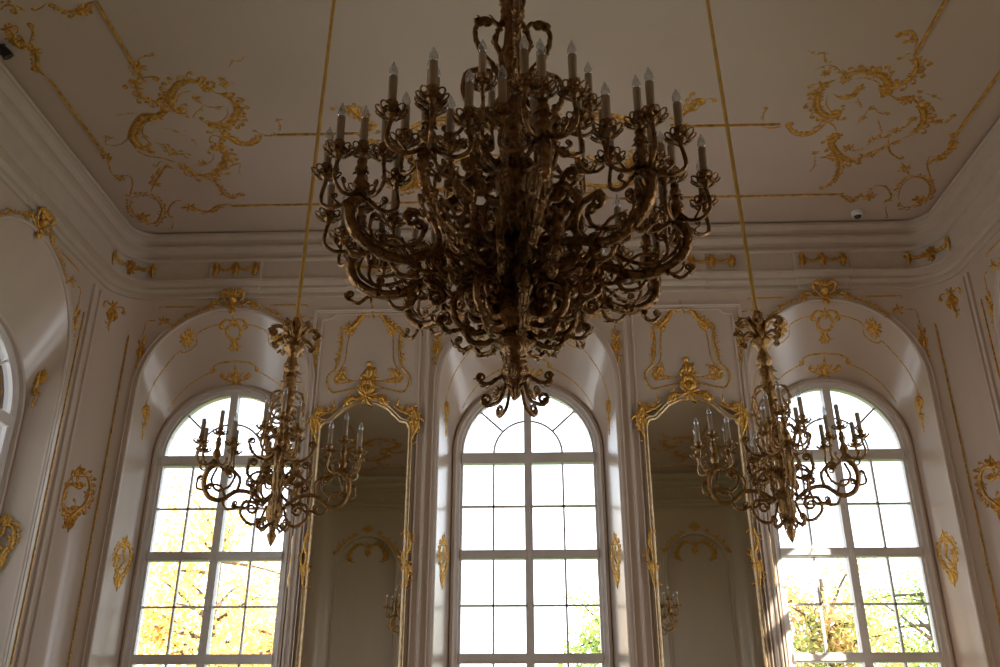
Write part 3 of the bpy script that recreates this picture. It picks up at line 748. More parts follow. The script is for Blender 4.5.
# ------------------------------------------------------------------ frieze ornaments
def o_frieze():
    q = Orn(14)
    for x in (-.27, 0, .27):
        q.stroke([(x, 7.55), (x + .015, 7.45), (x, 7.34)], .03, fr=1, fs=.5); q.flower((x, 7.5), .06); q.flower((x, 7.38), .05)
    for s in (-1, 1): q.stroke([(s * .25, 7.48), (s * .18, 7.43), (s * .1, 7.43), (s * .02, 7.48)], .018, fr=-s, fs=.8)
    q.flower((0, 7.45), .075)
    return q, lambda u, v, w: (u, DO - w - .125, v)
proto('gilded_frieze_swag', o_frieze, M['goldc'])
for x, nm in ((-3.98, 'above the left end window'), (-2.07, 'above the left mirror panel'), (0, 'above the middle end window'), (2.5, 'above the right mirror panel'), (3.98, 'above the right end window')):
    put('gilded_frieze_swag', Matrix.Translation((x, 0, 0)), 'small gilded swag on the cornice frieze ' + nm, 'ornament', 'gilded frieze swags')
def o_corner_frieze():
    q = Orn(15)
    for k, x in enumerate((.02, .4, .8)):
        q.stroke([(x, 7.55), (x + .02, 7.45), (x, 7.33)], .03, fr=1, fs=.7); q.flower((x, 7.48), .07)
    for a, b in ((.04, .38), (.42, .78)): q.stroke([(a, 7.5), (a + .12, 7.44), (b - .1, 7.45), (b, 7.5)], .022, fr=1, fs=.8)
    q.flower((.4, 7.43), .1); q.acanthus((.4, 7.45), R(-90), .14, 3)
    return q
def o_corner_pend():
    q = Orn(16); c = .5
    q.flower((c, 6.86), .09); q.acanthus((c, 6.84), R(-90), .26, 5); q.flower((c + .01, 6.72), .07); q.stroke([(c, 6.66), (c + .02, 6.58), (c, 6.48)], .016, fr=1)
    for s in (-1, 1): q.stroke([(c + s * .04, 6.86), (c + s * .12, 6.88), (c + s * .16, 6.82)], .014, 0, -s * .02)
    return q
def o_medallion():
    q = Orn(17); c = .52; z = 4.28
    q.stroke([(c + .03, z + .24), (c - .1, z + .26), (c - .17, z + .1), (c - .14, z - .08), (c - .04, z - .2), (c + .03, z - .3)], .022, .03, .03, fr=-1, fs=.7, hook=-.07)
    q.stroke([(c - .02, z + .1), (c + .08, z + .12), (c + .17, z + .02), (c + .16, z - .14), (c + .05, z - .22), (c - .02, z - .18)], .022, -.04, -.03, fr=1, fs=.7, hook=.07)
    q.stroke([(c + .02, z + .24), (c + .1, z + .2), (c + .14, z + .1)], .014, 0, .02, fr=1)
    q.acanthus((c, z + .24), R(85), .16, 4); q.acanthus((c + .02, z - .24), R(-95), .22, 4)
    q.flower((c - .15, z + .05), .06); q.flower((c + .15, z - .02), .06); q.flower((c + .12, z - .18), .06)
    return q
for sx, nm in ((-1, 'left'), (1, 'right')):
    f = corner_fn(-sx)
    # frieze plane
    tag(o_corner_frieze().build('gilded_frieze_swag', M['goldc'], lambda u, v, w: f(u, v, w + .115)), 'long gilded swag on the frieze bending round the %s corner' % nm, 'ornament', 'corner frieze swags')
    tag(o_corner_pend().build('gilded_corner_pendant', M['gold'], f), 'gilded leaf pendant below the cornice in the %s rounded corner' % nm, 'ornament', 'corner pendants')
    tag(o_medallion().build('gilded_medallion', M['gold'], f), 'open gilded rocaille medallion on the %s rounded corner wall' % nm, 'ornament', 'corner medallions')

# side wall medallion left of the left wall window's reveal seen at the picture edge
# ------------------------------------------------------------------ ceiling cartouches
def ceil_orn(strokes, flowers, sx, sy, label, group, name='gilded_ceiling_cartouche', seed=2):
    q = Orn(seed)
    def m(p): return (sx * p[0], p[1] if sy > 0 else my(p[1]))
    k = sx * sy
    for r, a, b, f, pts in strokes:
        big = f and r > .03
        q.stroke([m(p) for p in pts], r * (.74 if big else .8), a * k, b * k, 0 if big else -f * k, fs=.8, h=.8, hook=-f * k * (.115 if big else 0))
        if big: q.stroke([m(p) for p in pts], r * .3, 0, 0, f * k, fs=1.2); q.stroke([m(p) for p in pts], r * .3, 0, 0, -f * k, fs=1.6)
        elif r > .018: q.stroke([m(p) for p in pts], r * .4, 0, 0, 0, hook=-k * .065)
    for p, r in flowers: q.flower(m(p), r, 7)
    return tag(q.build(name, M['goldc'], lambda u, v, w: (u, v, H + .003 - w)), label, 'ornament', group)
G = 'corner cartouches of the ceiling'
ceil_orn(CART, CARTF, 1, 1, 'large gilded rocaille cartouche on the ceiling above the left corner', G)
ceil_orn(CARTR, CARTRF, 1, 1, 'large gilded rocaille cartouche on the ceiling above the right corner', G)
ceil_orn(CART, CARTF, 1, -1, 'gilded ceiling cartouche over the far corner reflected in the left mirror', G)
ceil_orn(CARTR, CARTRF, 1, -1, 'gilded ceiling cartouche over the far corner reflected in the right mirror', G)
ceil_orn(SIDEO, [((-4.96, -4.46), .08), ((-5.09, -4.62), .08), ((-4.2, -5.0), .08)], 1, 1, 'gilded scroll ornament on the ceiling at the far left edge', None, 'gilded_ceiling_scroll')
# middle cartouche behind the great chandelier
mid = []
for s in (-1, 1):
    mid += [(.04, 0, s * .05, s, [(s * 1.95, -2.97), (s * 1.84, -2.98), (s * 1.76, -3.12), (s * 1.85, -3.28), (s * 1.9, -3.4)]),
            (.03, 0, 0, -s, [(s * 1.93, -2.95), (s * 1.8, -2.8), (s * 1.6, -2.72)]),
            (.05, 0, -s * .06, -s, [(s * 1.7, -2.7), (s * 1.45, -2.55), (s * 1.3, -2.25), (s * 1.4, -1.95), (s * 1.5, -1.8)]),
            (.04, s * .05, -s * .05, s, [(s * 1.35, -1.9), (s * 1.1, -1.75), (s * .8, -1.8), (s * .55, -1.95)]),
            (.03, 0, s * .04, -s, [(s * 1.2, -1.47), (s * 1.05, -1.5), (s * .9, -1.62), (s * .7, -1.62)]),
            (.045, 0, s * .06, s, [(s * 1.55, -2.75), (s * 1.2, -3.1), (s * .8, -3.2), (s * .4, -3.05)]),
            (.03, s * .04, -s * .04, -s, [(s * .9, -2.3), (s * .6, -2.5), (s * .2, -2.45)])]
ceil_orn(mid, [((0, -3.05), .14), ((0, -2), .12), ((1.5, -2.7), .1), ((-1.5, -2.7), .1), ((.5, -1.95), .08), ((-.5, -1.95), .08)], 1, 1,
         'gilded ceiling ornament half hidden behind the great chandelier', None)
ceil_orn(mid, [((0, -3.05), .14), ((0, -2), .12)], 1, -1, 'gilded ceiling ornament in the middle of the far side, behind the camera', None)

# ------------------------------------------------------------------ mirrors and panels between the windows
def arch_outline(w=.58):
    return [(w, 1.0), (w, 3.0), (w, 5.16), (w - .04, 5.24), (w - .13, 5.26), (w - .2, 5.33), (w - .3, 5.43), (w - .44, 5.5), (0, 5.52),
            (-(w - .44), 5.5), (-(w - .3), 5.43), (-(w - .2), 5.33), (-(w - .13), 5.26), (-(w - .04), 5.24), (-w, 5.16), (-w, 3.0), (-w, 1.0)]
def mirror(c, nm):
    root = empty('wall_mirror', (c, YB, 1.0))
    tag(root, 'tall arched wall mirror in a gilded frame, %s of the middle window' % nm, 'mirror', 'wall mirrors between the windows')
    fn = lambda u, v, w: (u, -w, v - 1.0)
    A = arch_outline()
    mb = sweep(A, [(.018, .01), (.018, .045), (.002, .06), (-.012, .045), (-.02, .045), (-.034, .055), (-.042, .04), (-.042, .0)], closed=True)
    mapmb(mb, fn).build('frame', M['palegold'], root).data.set_sharp_from_angle(angle=R(40))
    bm = bmesh.new(); vs = [bm.verts.new((x, -.022, z - 1.0)) for x, z in A]; f = bm.faces.new(vs)
    bmesh.ops.triangulate(bm, faces=[f]); bm.verts.index_update()
    mb = MB(); mb.add([tuple(v.co) for v in bm.verts], [tuple(v.index for v in f.verts) for f in bm.faces]); bm.free()
    mb.build('mirror_glass', M['mirror'], root, False)
    for s in (-1, 1):
        q = Orn(31)
        q.stroke([(s * .36, 5.46), (s * .44, 5.4), (s * .52, 5.38), (s * .62, 5.4), (s * .66, 5.32)], .026, 0, -s * .03, fr=s)
        q.stroke([(s * .62, 5.42), (s * .68, 5.3), (s * .66, 5.16), (s * .6, 5.02), (s * .6, 4.9)], .026, s * .03, 0, fr=s)
        q.acanthus((s * .62, 5.3), R(-90), .24, 5); q.flower((s * .6, 5.32), .1); q.flower((s * .46, 5.42), .06)
        q.leaf((s * .4, 5.46), R(90 - s * 20), .12, .02, s * .5)
        q.build('corner_leafwork', M['gold'], lambda u, v, w: (u, -w - .04, v - 1.0), root)
        q = Orn(32); x = s * .61
        q.stroke([(x, 3.85), (x + s * .03, 3.7), (x - s * .02, 3.55), (x + s * .02, 3.4), (x, 3.22)], .02, s * .025, -s * .025, fr=1)
        q.acanthus((x, 3.75), R(90), .12, 3); q.acanthus((x, 3.5), R(-90), .2, 5); q.flower((x, 3.62), .05); q.stroke([(x - .02, 3.7), (x - .06, 3.55), (x - .02, 3.4)], .013, fr=-1)
        q.build('side_leafwork', M['gold'], lambda u, v, w: (u, -w - .04, v - 1.0), root)
    q = Orn(33)
    q.flower((0, 5.6), .13, 8)
    for s in (-1, 1):
        q.stroke([(s * .02, 5.58), (s * .12, 5.56), (s * .2, 5.58), (s * .24, 5.54)], .03, 0, -s * .03, fr=s)
        q.stroke([(s * .03, 5.62), (s * .08, 5.72), (s * .05, 5.8)], .028, 0, s * .02, fr=-s)
    for a in (60, 90, 120): q.leaf((0, 5.62), R(a), .16, .03)
    q.build('crest', M['gold'], lambda u, v, w: (u, -w - .04, v - 1.0), root)
    # gilded panel above
    q = Orn(34)
    for s in (-1, 1):
        k = s
        q.stroke([(s * .03, 6.80), (s * .14, 6.76), (s * .2, 6.66), (s * .3, 6.56)], .028, 0, -k * .03, fr=k)
        q.stroke([(s * .30, 6.56), (s * .40, 6.54), (s * .385, 6.35), (s * .41, 6.12)], .018, 0, 0, fr=k, taper=False)
        q.stroke([(s * .41, 6.15), (s * .44, 6.0), (s * .53, 5.90), (s * .54, 5.78)], .015, 0, 0, fr=0, taper=False)
        q.stroke([(s * .54, 5.79), (s * .50, 5.70), (s * .42, 5.67), (s * .12, 5.74)], .013, 0, 0, fr=0, taper=False)
        q.stroke([(s * .29, 6.5), (s * .31, 6.3), (s * .33, 6.08), (s * .43, 5.9), (s * .44, 5.82), (s * .36, 5.79), (s * .12, 5.83)], .008, taper=False)
        q.flower((s * .3, 6.58), .09, 7); q.flower((s * .12, 6.78), .06); q.flower((s * .40, 6.4), .045); q.flower((s * .43, 6.13), .045)
        q.stroke([(s * .18, 5.82), (s * .3, 5.84), (s * .4, 5.86), (s * .36, 5.95)], .022, 0, s * .03, fr=-k); q.leaf((s * .3, 5.85), R(90 - s * 30), .13, .022, .4)
        q.flower((s * .4, 5.84), .06)
    q.flower((0, 6.82), .09)
    pr = empty('gilded_panel_frame', (c, YB, 6.25))
    tag(pr, 'curvy gilded rocaille panel frame on the wall above the %s mirror' % nm, 'panel frame', 'rocaille panel frames')
    q.build('frame', M['gold'], lambda u, v, w: (u, -w, v - 6.25), pr)
    q = Orn(35)
    q.blob((0, 6.06), .045); q.stroke([(0, 6.03), (.015, 5.95), (0, 5.86)], .05, fr=1); q.acanthus((0, 5.86), R(90), .2, 3)
    q.stroke([(0, 5.98), (.07, 5.95), (.09, 6.02)], .02); q.stroke([(0, 5.97), (-.07, 5.92), (-.08, 5.85)], .02)
    q.flower((0, 5.83), .1, 7); q.acanthus((0, 5.85), R(-90), .2, 4)
    for s in (-1, 1): q.leaf((0, 5.8), R(90 - s * 60), .16, .03, s * .6)
    q.build('figurine', M['gold'], lambda u, v, w: (u, -w, v - 6.25), pr)
mirror(-2.07, 'left'); mirror(2.07, 'right')

# ------------------------------------------------------------------ small devices
mb = MB(); mb.lathe([(.0, 0), (.075, 0), (.08, -.02), (.07, -.06), (.045, -.07)], 20, 4.43, -1.02, H)
o = mb.build('security_camera', M['plastic'], center=True); tag(o, 'small white dome camera on the ceiling near the right corner', 'camera')
mb = MB(); mb.lathe([(.052, -.055), (.05, -.085), (.03, -.11), (.0, -.12)], 16, 0, 0, .05)
l = mb.build('lens_dome', M['dark'], o)
r = empty('spotlight', (-5.22, -4.55, 7.98)); tag(r, 'small black spotlight on the ceiling at the left edge', 'spotlight')
mb = MB(); mb.tube([(0, 0, 0), (0, 0, -.06)], .012, 6); mb.build('stem', M['dark'], r)
mb = MB(); mb.tube([(-.03, -.02, -.05), (.03, .02, -.1), (.05, .04, -.13)], [.05, .055, .06], 8); mb.build('lamp_head', M['dark'], r)

# ------------------------------------------------------------------ chandeliers
def leaf3(mb, p, d, up, L, W, bend=.8, n=5):
    """curling acanthus blade from p along d, bending towards -up"""
    p = Vector(p); d = Vector(d).normalized(); up = Vector(up); up = (up - d * up.dot(d)).normalized(); sd = d.cross(up)
    rows = []
    q = p.copy(); dd = d.copy(); uu = up.copy()
    for i in range(n + 1):
        t = i / n; w = W * max(.12, math.sin(PI * (.1 + .88 * t)) ** .8) * (1 + .25 * (i % 2))
        rows.append([q - sd * w - uu * w * .25, q - sd * w * .3 + uu * w * .28, q + sd * w * .3 + uu * w * .28, q + sd * w - uu * w * .25, q - uu * w * .1])
        a = -bend / n; c, s = math.cos(a), math.sin(a)
        dd, uu = dd * c + uu * s, uu * c - dd * s
        q = q + dd * (L / n)
    mb.grid(rows, closed_u=True, cap=True)

def arm2(mb, pts, rad, c0=0, c1=0, n=6, nseg=6, yoff=0, leaves=0, Ls=.06, seed=1, taper=(1, 1), sway=0, flat=1.0, dense=1, gad=0):
    """scroll drawn in the (r, z) plane, built as round bar with leaves"""
    rr = random.Random(seed)
    P = catmull([Vector(p) for p in pts], nseg)
    n0 = 0
    if c0:
        S = list(reversed(spiral(P[0], (P[0] - P[1]).normalized(), c0, 1.3, 11))); n0 = len(S); P = S + P
    n1 = len(P)
    if c1: P = P + spiral(P[-1], (P[-1] - P[-2]).normalized(), c1, 1.3, 11)
    N = len(P); rad_l = []
    for i in range(N):
        t = i / (N - 1); r = rad * (taper[0] * (1 - t) + taper[1] * t)
        if i < n0: r *= .45 + .55 * i / max(1, n0)
        if i > n1: r *= 1 - .55 * (i - n1) / max(1, N - n1)
        rad_l.append(r)
    P3 = [Vector((p.x, yoff + sway * math.sin(PI * i / (N - 1)), p.y)) for i, p in enumerate(P)]
    mb.tube(P3, rad_l, n, flat=flat, up=(0, 1, 0), gad=gad)
    if c0: mb.ball(P3[0], rad * .95, 6)
    if c1: mb.ball(P3[-1], rad * .95, 6)
    if leaves:
        acc = 0
        for i in range(n0, min(n1, N - 1)):
            acc += (P3[i] - P3[i - 1]).length if i else 0
            if acc > Ls * .42 / dense:
                acc = 0
                t = (P3[min(i + 1, N - 1)] - P3[i - 1]).normalized(); nn = Vector((-t.z, 0, t.x))
                for sg in ((1, -1) if leaves == 2 else (leaves,)):
                    a = R(rr.uniform(25, 60)); dr = t * math.cos(a) + nn * sg * math.sin(a) + Vector((0, rr.uniform(-.5, .5), 0))
                    l = Ls * rr.uniform(.7, 1.2)
                    leaf3(mb, P3[i] + nn * sg * rad_l[i] * .6, dr, nn * sg, l, l * .2, rr.uniform(.8, 2.2) * (1), 4)
    return P3

def cup_mesh(s=1.0):
    mb = MB()
    mb.lathe([(.008, -.05), (.012, -.045), (.01, -.03), (.02, -.018), (.034, -.004), (.038, .004), (.02, .008), (.017, .018), (.024, .026), (.025, .04), (.022, .044), (.019, .044), (.019, .03)], 14, lobes=0)
    # pierced basket of loops round the pan
    for k in range(9):
        a = 2 * PI * k / 9; c, sn = math.cos(a), math.sin(a)
        pts = []
        for j in range(9):
            b = 2 * PI * j / 8
            rr = .047 + .017 * math.cos(b); tt = .016 * math.sin(b)
            pts.append((rr * c - tt * sn, rr * sn + tt * c, -.004 + .012 * math.cos(b)))
        mb.tube(pts, .0042, 4)
        a2 = a + PI / 9; leaf3(mb, (.026 * math.cos(a2), .026 * math.sin(a2), -.014), (math.cos(a2), math.sin(a2), -.5), (math.cos(a2), math.sin(a2), 2), .03, .008, -1.0, 3)
    for v in range(len(mb.v)): mb.v[v] = tuple(c * s for c in mb.v[v])
    return mb

def stalk(mb, r, z0, z1, s=1.0):
    h = z1 - z0
    prof = [(.012, 0), (.03, .03), (.034, .08), (.02, .14), (.016, .22), (.03, .30), (.036, .42), (.024, .55), (.016, .62), (.022, .72), (.028, .8), (.018, .88), (.022, .96), (.01, 1)]
    mb.lathe([(a * s, z0 + h * b) for a, b in prof], 10, cx=r, lobes=6, amp=.18)

def link(o, p):
    COL.objects.link(o); o.parent = p; return o
def inst(name, me, parent, loc=(0, 0, 0), rz=0, sc=1):
    o = bpy.data.objects.new(name, me); link(o, parent); o.location = loc; o.rotation_euler.z = rz
    if sc != 1: o.scale = (sc, sc, sc)
    return o

def candle_set(arm, metal, r, z, az0, n, rad, s, drop=.06, center=None, sleeve=.12, key=''):
    """n branches round a hub at (r, z) of the arm, each with cup, sleeve and bulb"""
    br = MS[key + 'branch']; cup = MS[key + 'cup']; sl = MS[key + 'sleeve']; bu = MS[key + 'bulb']
    for k in range(n):
        a = az0 + 2 * PI * k / n
        inst('branch', br, arm, (r, 0, z), a)
        x, y = r + rad * math.cos(a), rad * math.sin(a); zc = z + CUPZ[key]
        inst('candle_cup', cup, arm, (x, y, zc), a)
        inst('candle_sleeve', sl, arm, (x, y, zc)); inst('bulb', bu, arm, (x, y, zc))
    if center:
        inst('candle_cup', cup, arm, (r, 0, center)); inst('candle_sleeve', sl, arm, (r, 0, center)); inst('bulb', bu, arm, (r, 0, center))

MS = {}; CUPZ = {}
def candle_meshes(key, s, metal, rad, ln):
    MS[key + 'cup'] = cup_mesh(s).mesh('candle_cup', metal)
    mb = MB(); mb.lathe([(.0178 * s, .02 * s), (.0178 * s, .044 * s + ln), (.012 * s, .046 * s + ln)], 12); MS[key + 'sleeve'] = mb.mesh('candle_sleeve', M['candle'])
    mb = MB(); t = .044 * s + ln
    mb.lathe([(.010 * s, t), (.0165 * s, t + .012 * s), (.0195 * s, t + .026 * s), (.0165 * s, t + .044 * s), (.008 * s, t + .064 * s), (.002 * s, t + .078 * s)], 10)
    MS[key + 'bulb'] = mb.mesh('bulb', M['bulb'])
    mb = MB()
    # S-branch from hub (0,0) out to rad, dips then rises to the cup
    top = CUPZ[key] - .045 * s
    arm2(mb, [(.02 * s, 0), (.35 * rad, -.045 * s), (.7 * rad, -.065 * s), (.98 * rad, -.05 * s), (1.08 * rad, -.015 * s), (1.0 * rad, top)], .0088 * s, leaves=1, Ls=.022 * s, seed=4, dense=1)
    arm2(mb, [(.55 * rad, -.05 * s), (.75 * rad, -.02 * s)], .006 * s, 0, .014 * s)
    MS[key + 'branch'] = mb.mesh('branch', metal)

def lobed(mb, prof, lobes, amp, n=48): mb.lathe(prof, n, lobes=lobes, amp=amp)

# ---- the great chandelier
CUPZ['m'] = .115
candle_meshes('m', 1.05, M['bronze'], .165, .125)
big = empty('great_chandelier', (-.03, -7.8, 0))
tag(big, 'great dark gilt bronze chandelier with tiers of scrolling arms and candle bulbs, nearest the camera', 'chandelier')
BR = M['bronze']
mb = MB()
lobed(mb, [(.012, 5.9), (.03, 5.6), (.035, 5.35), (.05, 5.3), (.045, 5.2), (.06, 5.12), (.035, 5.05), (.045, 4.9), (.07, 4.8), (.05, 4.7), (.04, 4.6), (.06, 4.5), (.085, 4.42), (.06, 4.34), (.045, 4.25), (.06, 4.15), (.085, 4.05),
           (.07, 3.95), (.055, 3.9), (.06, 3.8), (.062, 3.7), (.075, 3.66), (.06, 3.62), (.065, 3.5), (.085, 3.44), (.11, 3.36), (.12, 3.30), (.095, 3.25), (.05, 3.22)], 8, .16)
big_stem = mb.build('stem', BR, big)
mb = MB()
lobed(mb, [(.05, 3.235), (.085, 3.225), (.09, 3.2), (.055, 3.18), (.045, 3.16), (.05, 3.1), (.062, 3.06), (.05, 3.02), (.02, 2.99), (.022, 2.96), (.004, 2.94)], 8, .12)
mb.build('bottom_finial', BR, big)
mb = MB(); mb.tube([(0, 0, 5.85), (0, 0, H)], .016, 8); mb.build('rod', BR, big)
# little feet under the finial
ft = MB(); arm2(ft, [(.035, 3.07), (.05, 2.99), (.07, 2.93), (.11, 2.905)], .010, 0, .028, leaves=0, taper=(.8, 1.1)); arm2(ft, [(.035, 3.08), (.08, 3.03), (.13, 3.0), (.16, 3.01)], .009, 0, .02, leaves=2, Ls=.035)
fm = ft.mesh('curled_foot', BR)
for k in range(5): inst('curled_foot', fm, big, rz=R(-20 + 72 * k))
# low volutes round the bowl
vo = MB()
arm2(vo, [(.10, 3.30), (.13, 3.26), (.20, 3.25), (.27, 3.31), (.275, 3.41), (.22, 3.46)], .019, 0, .062, leaves=-1, Ls=.03, n=12, gad=.2, taper=(.7, 1.05), dense=.7)
arm2(vo, [(.06, 3.62), (.11, 3.52), (.10, 3.42), (.13, 3.33)], .016, -.02, .04, leaves=1, Ls=.05)
arm2(vo, [(.08, 3.24), (.13, 3.2), (.19, 3.2), (.22, 3.23)], .013, 0, .025, leaves=-1, Ls=.04)
arm2(vo, [(.24, 3.26), (.30, 3.25), (.34, 3.29)], .01, 0, .02, leaves=2, Ls=.04)
vm = vo.mesh('low_volute', BR)
for k in range(8): inst('low_volute', vm, big, rz=R(10 + 45 * k))
# mid tier of open scrolls that fill the body
fl = MB()
arm2(fl, [(.06, 3.78), (.16, 3.70), (.27, 3.74), (.33, 3.86), (.28, 3.95)], .018, 0, .05, leaves=2, Ls=.055)
arm2(fl, [(.06, 3.98), (.13, 3.9), (.22, 3.92), (.27, 4.02)], .015, 0, -.035, leaves=2, Ls=.05)
arm2(fl, [(.30, 3.72), (.38, 3.62), (.40, 3.5), (.34, 3.45)], .016, 0, .04, leaves=2, Ls=.055)
arm2(fl, [(.07, 3.56), (.2, 3.5), (.32, 3.52), (.42, 3.6)], .016, 0, .035, leaves=2, Ls=.05)
arm2(fl, [(.06, 4.2), (.12, 4.12), (.19, 4.16), (.22, 4.26)], .013, 0, -.03, leaves=2, Ls=.045)
fmm = fl.mesh('scroll_bracket', BR)
for k in range(10): inst('scroll_bracket', fmm, big, rz=R(-62 + 36 * k))
# crown scrolls at the top
cr = MB()
arm2(cr, [(.03, 4.62), (.11, 4.5), (.2, 4.48), (.255, 4.58), (.24, 4.7), (.17, 4.74)], .014, 0, .0, leaves=1, Ls=.05)
arm2(cr, [(.17, 4.74), (.12, 4.72), (.11, 4.64)], .012, 0, .035, leaves=1, Ls=.04)
arm2(cr, [(.05, 4.6), (.09, 4.74), (.17, 4.86), (.20, 4.98), (.17, 5.06)], .014, 0, .03, leaves=2, Ls=.045)
arm2(cr, [(.06, 5.0), (.1, 5.06), (.17, 5.07)], .012, 0, -.025, leaves=2, Ls=.04)
arm2(cr, [(.04, 4.78), (.09, 4.92), (.06, 5.05)], .013, -.02, .03, leaves=2, Ls=.04)
arm2(cr, [(.02, 5.12), (.06, 5.2), (.05, 5.3)], .012, 0, .02, leaves=2, Ls=.04)
cm = cr.mesh('crown_scroll', BR)
for k in range(4): inst('crown_scroll', cm, big, rz=R(8 + 90 * k))

# main arm
MR, MZ = .76, 3.79
am = MB()
arm2(am, [(.07, 3.72), (.16, 3.62), (.30, 3.60), (.42, 3.56), (.55, 3.50), (.68, 3.52), (.77, 3.59), (.80, 3.68), (.765, 3.76)], .023, -.03, 0, leaves=2, Ls=.042, n=12, taper=(.75, 1.2), gad=.22, dense=.8)
arm2(am, [(.74, 3.72), (.755, 3.64), (.68, 3.565), (.57, 3.56), (.48, 3.61), (.45, 3.68)], .012, 0, -.03, leaves=1, Ls=.035, taper=(.6, 1.1), n=8, gad=.2)
arm2(am, [(.42, 3.56), (.38, 3.64), (.42, 3.74), (.50, 3.76)], .015, 0, -.04, leaves=1, Ls=.05)
arm2(am, [(.60, 3.47), (.56, 3.43), (.50, 3.43), (.47, 3.47)], .010, 0, -.022, leaves=1, Ls=.035)
arm2(am, [(.70, 3.50), (.75, 3.47), (.80, 3.50)], .009, 0, .02, leaves=-1, Ls=.035)
arm2(am, [(.25, 3.6), (.30, 3.68), (.27, 3.78), (.2, 3.82)], .014, 0, .035, leaves=-1, Ls=.05)
arm2(am, [(.17, 3.61), (.24, 3.50), (.33, 3.47), (.39, 3.50)], .014, 0, .03, leaves=-1, Ls=.05)
arm2(am, [(.5, 3.54), (.57, 3.60), (.64, 3.60)], .009, -.018, -.02, leaves=1, Ls=.03)
arm2(am, [(.64, 3.52), (.70, 3.60), (.70, 3.68)], .008, 0, .02, leaves=1, Ls=.03)
arm2(am, [(.33, 3.6), (.36, 3.52), (.42, 3.47), (.5, 3.48)], .010, 0, .022, leaves=-1, Ls=.035)
for k in range(6):   # leaf collar where the stalk stands on the arm
    a = 2 * PI * k / 6
    leaf3(am, (MR, 0, MZ - .02), (math.cos(a), math.sin(a), .5), (0, 0, 1), .055, .014, 1.5)
    leaf3(am, (MR, 0, MZ + .10), (math.cos(a + .5), math.sin(a + .5), .9), (0, 0, 1), .045, .011, 1.5)
for t in range(6):
    leaf3(am, (.46 + .05 * t, .02 * (-1) ** t, 3.545 - .006 * t), (-.6, .5 * (-1) ** t, -.5), (-.2, 0, -1), .05, .013, -1.2)
stalk(am, MR, MZ - .06, MZ + .17, .95)
arm_mesh = am.mesh('arm', BR)
AZ = [R(-80 + 36 * k) for k in range(10)]
for i, a in enumerate(AZ):
    arm = inst('arm', arm_mesh, big, rz=a)
    candle_set(arm, BR, MR, MZ, R(36), 5, .165, 1, center=MZ + .215, key='m')
# upper tier arm
um = MB()
arm2(um, [(.05, 4.12), (.12, 4.06), (.22, 4.05), (.31, 4.1), (.34, 4.19)], .018, -.025, 0, leaves=2, Ls=.05)
arm2(um, [(.2, 4.05), (.25, 4.13), (.22, 4.2)], .012, 0, .03, leaves=1, Ls=.04)
stalk(um, .34, 4.15, 4.3, .7)
umesh = um.mesh('upper_arm', BR)
for k in range(5):
    arm = inst('upper_arm', umesh, big, rz=R(-54 + 72 * k))
    candle_set(arm, BR, .34, 4.2, R(60), 3, .165, 1, key='m')

